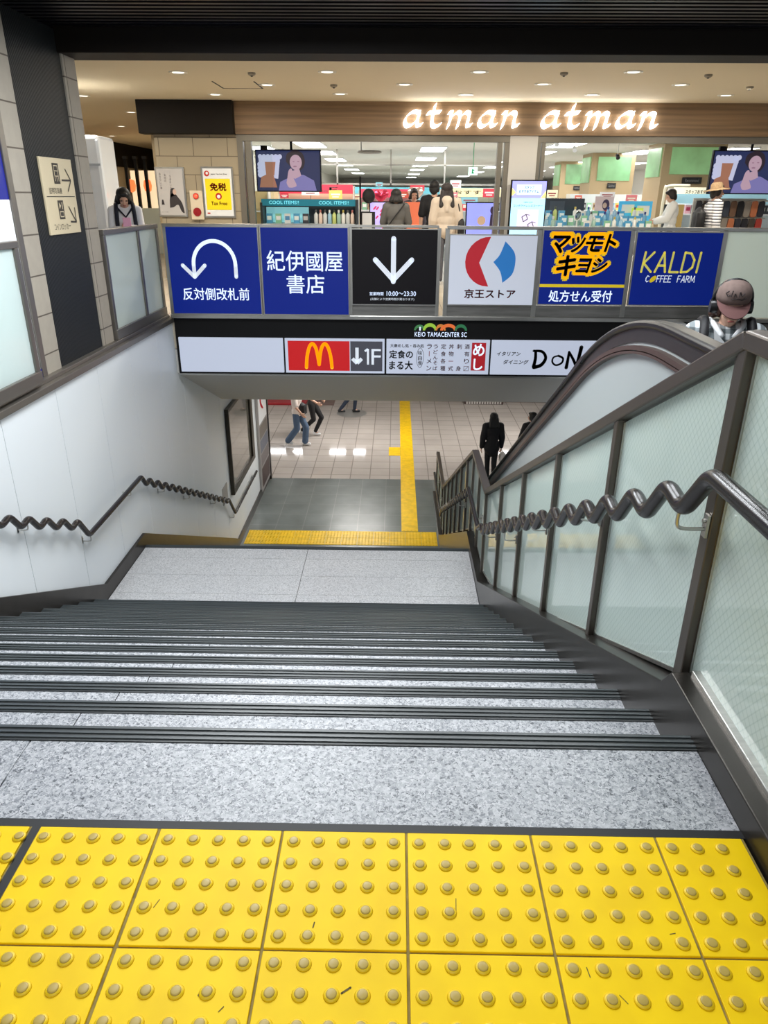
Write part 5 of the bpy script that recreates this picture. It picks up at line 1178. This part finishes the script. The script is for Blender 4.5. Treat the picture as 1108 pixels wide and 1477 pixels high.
# shoppers
t, J, H, R = person('person in dark grey top with black bobbed hair and diagonal bag strap', (-.05, 12.1, 0), PI, .90, dict(elL=(.24, -.06, 1.12), wrL=(.18, -.22, 1.05), elR=(-.24, -.06, 1.12), wrR=(-.18, -.22, 1.05)), .15, 0, (96, 94, 92), 1., (60, 60, 64), .02, (40, 40, 40), (28, 25, 24), .06, loose=.032, hairs=1.18)
bag(t, M_BAGK, (.16, .12, .98), (.10, .05, .09), strap=[(.15, .12, 1.05), (.0, .17, 1.25), (-.14, .10, 1.42), (-.15, -.05, 1.46)])
t, J, H, R = person('person in black short sleeved shirt beside the hooded shopper', (.62, 12.55, 0), PI, .985, None, 0, -.3, (22, 23, 28), .42, (50, 52, 60), 0, (50, 50, 50), (24, 22, 22), 0, loose=.02)
t, J, H, R = person('person in beige hooded jacket with long dark hair and a black shoulder bag', (.80, 11.95, 0), PI, .955, None, .05, 0, (206, 190, 172), 1., (90, 90, 96), .02, (200, 200, 200), (40, 32, 30), .22, loose=.045, hood=True, hairs=1.2)
bag(t, M_BAGK, (-.27, .02, 1.0), (.07, .14, .15), strap=[(-.26, .02, 1.1), (-.22, .09, 1.3), (-.17, .03, 1.47), (-.19, -.08, 1.3), (-.26, -.02, 1.1)])
person('person with black hair half hidden behind the orange poster card', (.30, 14.3, 0), .1, .92, None, .2, 0, (70, 70, 80), 1., (60, 60, 70), 0, (60, 60, 60), (26, 24, 24), .05)
t, J, H, R = person('shop worker in white shirt with short dark hair bending to the right doorway goods', (5.15, 13.55, 0), -PI / 2 - .2, .93, dict(elL=(.21, -.10, 1.14), wrL=(.16, -.32, 1.08), elR=(-.21, -.10, 1.14), wrR=(-.16, -.32, 1.08)), .35, 0, (238, 238, 236), .95, (40, 40, 48), 0, (40, 40, 44), (36, 28, 26), 0, loose=.03)
MS = mat('striped', (236, 236, 236), .8); nt = MS.node_tree; tc = nt.nodes.new('ShaderNodeTexCoord'); wv = nt.nodes.new('ShaderNodeTexWave'); wv.bands_direction = 'Z'; wv.inputs['Scale'].default_value = 7
rp = nt.nodes.new('ShaderNodeValToRGB'); rp.color_ramp.interpolation = 'CONSTANT'; rp.color_ramp.elements[0].color = (.05, .05, .07, 1); rp.color_ramp.elements[1].position = .3; rp.color_ramp.elements[1].color = (.85, .85, .86, 1)
nt.links.new(tc.outputs['Object'], wv.inputs[0]); nt.links.new(wv.outputs['Fac'], rp.inputs[0]); nt.links.new(rp.outputs[0], nt.nodes['Principled BSDF'].inputs['Base Color'])
t, J, H, R = person('person in straw hat and striped shirt with black backpack in the right doorway', (5.02, 11.3, 0), PI / 2, .96, dict(elL=(.22, .03, 1.12), wrL=(.2, -.12, .95)), .05, 0, (236, 236, 236), 1., (70, 70, 80), 0, (90, 90, 90), (40, 34, 30), 0, top_mat=MS, loose=.025)
m = MB(); m.lathe([(.21, .045), (.205, .055), (.10, .075), (.092, .14), (.07, .165), (.001, .17)], (0, 0, 0), 24); o = m.build('straw_hat', mat('straw', (158, 132, 100), .8, noise=(60, .2)), t, True, local=True, angle=50); o.location = H(0, .01, -.02); o.rotation_euler = (-.12, .05, 0)
bag(t, M_BAGK, (0, .22, 1.15), (.15, .09, .20), 'backpack', [(.13, .16, 1.0), (.14, -.12, 1.2), (.13, -.05, 1.45), (.12, .15, 1.38)])
# lower hall walkers
walk = dict(knL=(.09, -.20, .50), anL=(.09, -.16, .09), knR=(-.09, -.02, .50), anR=(-.09, .26, .13), elL=(.22, .10, 1.13), wrL=(.22, .06, .88), elR=(-.22, -.04, 1.12), wrR=(-.2, -.2, .94))
t, J, H, R = person('person in white shirt and blue jeans with black bag walking in the lower hall', (-2.50, 16.45, ZB), PI / 2 - .25, .98, walk, 0, 0, (232, 220, 212), .42, (84, 104, 130), .035, (236, 236, 236), (24, 20, 20), .1, loose=.035)
bag(t, M_BAGK, (.03, -.10, 1.02), (.14, .16, .16))
t, J, H, R = person('person in black clothes and white shoes walking behind the one in jeans', (-2.20, 17.25, ZB), PI / 2 - .25, 1.0, dict(knL=(.09, -.22, .52), anL=(.09, -.02, .10), knR=(-.09, -.06, .50), anR=(-.09, .30, .16), elL=(.24, .02, 1.12), wrL=(.16, -.2, 1.0), elR=(-.22, .02, 1.12), wrR=(-.18, -.2, .98)), 0, 0, (32, 28, 28), .42, (26, 24, 26), .0, (236, 236, 236), (24, 20, 20), 0)
person('person in dark trousers striding over the round cover, cut off by the soffit', (-1.38, 19.55, ZB), PI / 2, 1.0, walk, 0, 0, (60, 60, 70), 1., (36, 46, 64), .0, (34, 34, 36), (24, 20, 20), 0)
t, J, H, R = person('person in long black coat with long hair carrying a white bag in the hall', (2.14, 14.02, ZB), PI + .1, .95, dict(knL=(.07, -.08, .5), anL=(.06, -.02, .08), knR=(-.07, .02, .5), anR=(-.06, .12, .10)), 0, 0, (16, 15, 20), 1., (18, 18, 20), 0, (24, 24, 24), (14, 12, 12), .16, coat=.14, loose=.028, hairs=1.1)
m = MB(); m.ell((-.27, -.02, .62), (.09, .12, .13)); m.box(-.33, -.21, -.12, .08, .50, .66); remesh(m, 'shopping_bag', mat('bag_white', (226, 220, 214), .6), t, .012, 6)
m = MB(); m.tube(catmull([(-.27, -.09, .7), (-.25, -.03, .80), (-.27, .05, .7)], 4), .006, 6); m.build('bag_handle', mat('bag_white', (226, 220, 214), .6), t, local=True)
t, J, H, R = person('person in black with long hair partly behind the escalator handrail in the hall', (3.0, 14.1, ZB), PI + .5, .95, dict(elL=(.22, -.06, 1.12), wrL=(.16, -.2, 1.0)), .0, .3, (20, 18, 20), 1., (24, 24, 26), 0, (24, 24, 24), (16, 14, 12), .16, loose=.035)
bag(t, M_BAGK, (.26, .0, .85), (.07, .15, .13), strap=[(.25, -.02, .95), (.2, -.05, 1.3), (.16, .04, 1.44), (.24, .06, 1.0)])
# rider on the escalator
MP = mat('plaid', (206, 212, 216), .8); nt = MP.node_tree; b_ = nt.nodes['Principled BSDF']; tc = nt.nodes.new('ShaderNodeTexCoord'); prev = None
for d_, sc_, ps, cc in (('X', 5.2, .62, (.16, .19, .20)), ('Z', 5.2, .62, (.22, .25, .26)), ('X', 10.4, .9, (.45, .48, .5))):
    w_ = nt.nodes.new('ShaderNodeTexWave'); w_.bands_direction = d_; w_.inputs['Scale'].default_value = sc_
    r_ = nt.nodes.new('ShaderNodeValToRGB'); r_.color_ramp.elements[0].position = ps - .05; r_.color_ramp.elements[0].color = (1, 1, 1, 1); r_.color_ramp.elements[1].position = ps; r_.color_ramp.elements[1].color = (*cc, 1)
    x_ = nt.nodes.new('ShaderNodeMixRGB'); x_.blend_type = 'MULTIPLY'; x_.inputs[0].default_value = .85; x_.inputs[1].default_value = (.72, .76, .78, 1)
    nt.links.new(tc.outputs['Object'], w_.inputs[0]); nt.links.new(w_.outputs['Fac'], r_.inputs[0]); nt.links.new(r_.outputs[0], x_.inputs[2])
    if prev: nt.links.new(prev, x_.inputs[1])
    prev = x_.outputs[0]
nt.links.new(prev, b_.inputs['Base Color'])
t, J, H, R = person('person in pinkish brown cap, headphones and plaid shirt riding up the escalator', (1.99, 3.26, -.665), -.22, .95, dict(elL=(.22, -.04, 1.10), wrL=(.10, -.26, 1.05), elR=(-.22, -.04, 1.10), wrR=(-.10, -.26, 1.05)), .26, 0, (206, 212, 216), 1., (50, 54, 64), 0, (60, 60, 60), (70, 44, 34), .05, top_mat=MP, loose=.03, vox=.0065)
Mc = mat('cap_cloth', (112, 94, 88), .85, noise=(30, .12)); Mc2 = mat('cap_brim', (92, 60, 58), .85)
m = MB(); m.lathe([(.102, .0), (.106, .03), (.098, .07), (.072, .105), (.035, .122), (.001, .125)], (0, 0, 0), 24); o = m.build('cap', Mc, t, True, local=True); o.location = H(0, .012, .045); o.rotation_euler = R.to_euler()
m = MB(); n = 12; vs = []
for z in (0, .006):
    for i in range(n + 1):
        a = PI + PI * i / n
        for rr in (.098, None):
            if rr: vs.append((rr * math.cos(a), rr * math.sin(a), .005 + z))
            else: vs.append((.100 * math.cos(a), .098 * math.sin(a) - .085 * math.sin(PI * i / n) ** .6, .005 - .03 * math.sin(PI * i / n) + z))
fs = []
for i in range(n):
    a = 2 * i; fs.append((a, a + 1, a + 3, a + 2)); q = a + 2 * (n + 1); fs.append((q, q + 2, q + 3, q + 1)); fs.append((a + 1, q + 1, q + 3, a + 3)); fs.append((a, a + 2, q + 2, q))
m.add(vs, fs); o = m.build('brim', Mc2, t, True, local=True, angle=40); o.location = H(0, .008, .048); o.rotation_euler = (R @ Euler((.22, 0, 0)).to_matrix()).to_euler()
m = MB(); P = Plane((0, 0, 0))
for pts in ([(-.05, .085), (-.065, .07), (-.055, .055), (-.04, .062)], [(-.035, .055), (-.03, .09)], [(-.02, .055), (-.015, .075), (-.005, .055)], [(.01, .055), (.012, .085), (.025, .06), (.04, .075)], [(-.03, .038), (.0, .045), (.03, .036), (.055, .045)]):
    for a, b2 in zip(pts, pts[1:]):
        f = lambda p_: (p_[0], -math.sqrt(max(0, .107 ** 2 - p_[0] ** 2)) * (1 - max(0, p_[1] - .05) * 2.2), p_[1])
        m.cyl(f(a), f(b2), .0035, seg=6)
o = m.build('cap_lettering', mat('cap_ink', (50, 40, 40), .7), t, local=True); o.location = H(0, .008, .045); o.rotation_euler = R.to_euler()
m = MB(); m.tube([H(.112 * math.cos(a), .02, .03 + .135 * math.sin(a)) for a in [PI * i / 16 for i in range(17)]], .013, 10); o = m.build('headphone_band', mat('hp_black', (24, 24, 26), .35), t, True, local=True)
for s in (-1, 1):
    m = MB(); m.cyl(H(s * .085, .015, -.005), H(s * .125, .015, -.005), .046, .040, 18); m.build('ear_cup', mat('hp_black', (24, 24, 26), .35), t, True, local=True, angle=40)
m = MB()
for s in (-1, 1): m.tube(catmull([(s * .155, .14, 1.1), (s * .15, .10, 1.40), (s * .14, -.02, 1.475), (s * .145, -.125, 1.36), (s * .15, -.15, 1.15)], 5), .03, 8)
m.build('backpack_strap', M_BAGK, t, True, local=True)
bag(t, M_BAGK, (0, .24, 1.2), (.16, .09, .22), 'backpack')
m = MB(); 
for s in (-1, 1): m.poly(Plane((0, 0, 0)), [(s * .02, 1.36), (s * .10, 1.44), (s * .075, 1.33)], .155); m.tube(catmull([(s * .095, .05, 1.47), (s * .09, -.06, 1.46), (s * .035, -.125, 1.39)], 4), .018, 8)
m.build('collar', mat('collar_pale', (220, 222, 224), .8), t, True, local=True)
m = MB(); m.box(-.04, .04, -.36, -.345, 1.02, 1.17); m.build('phone', M_BLACK, t, local=True, bevel=.006)
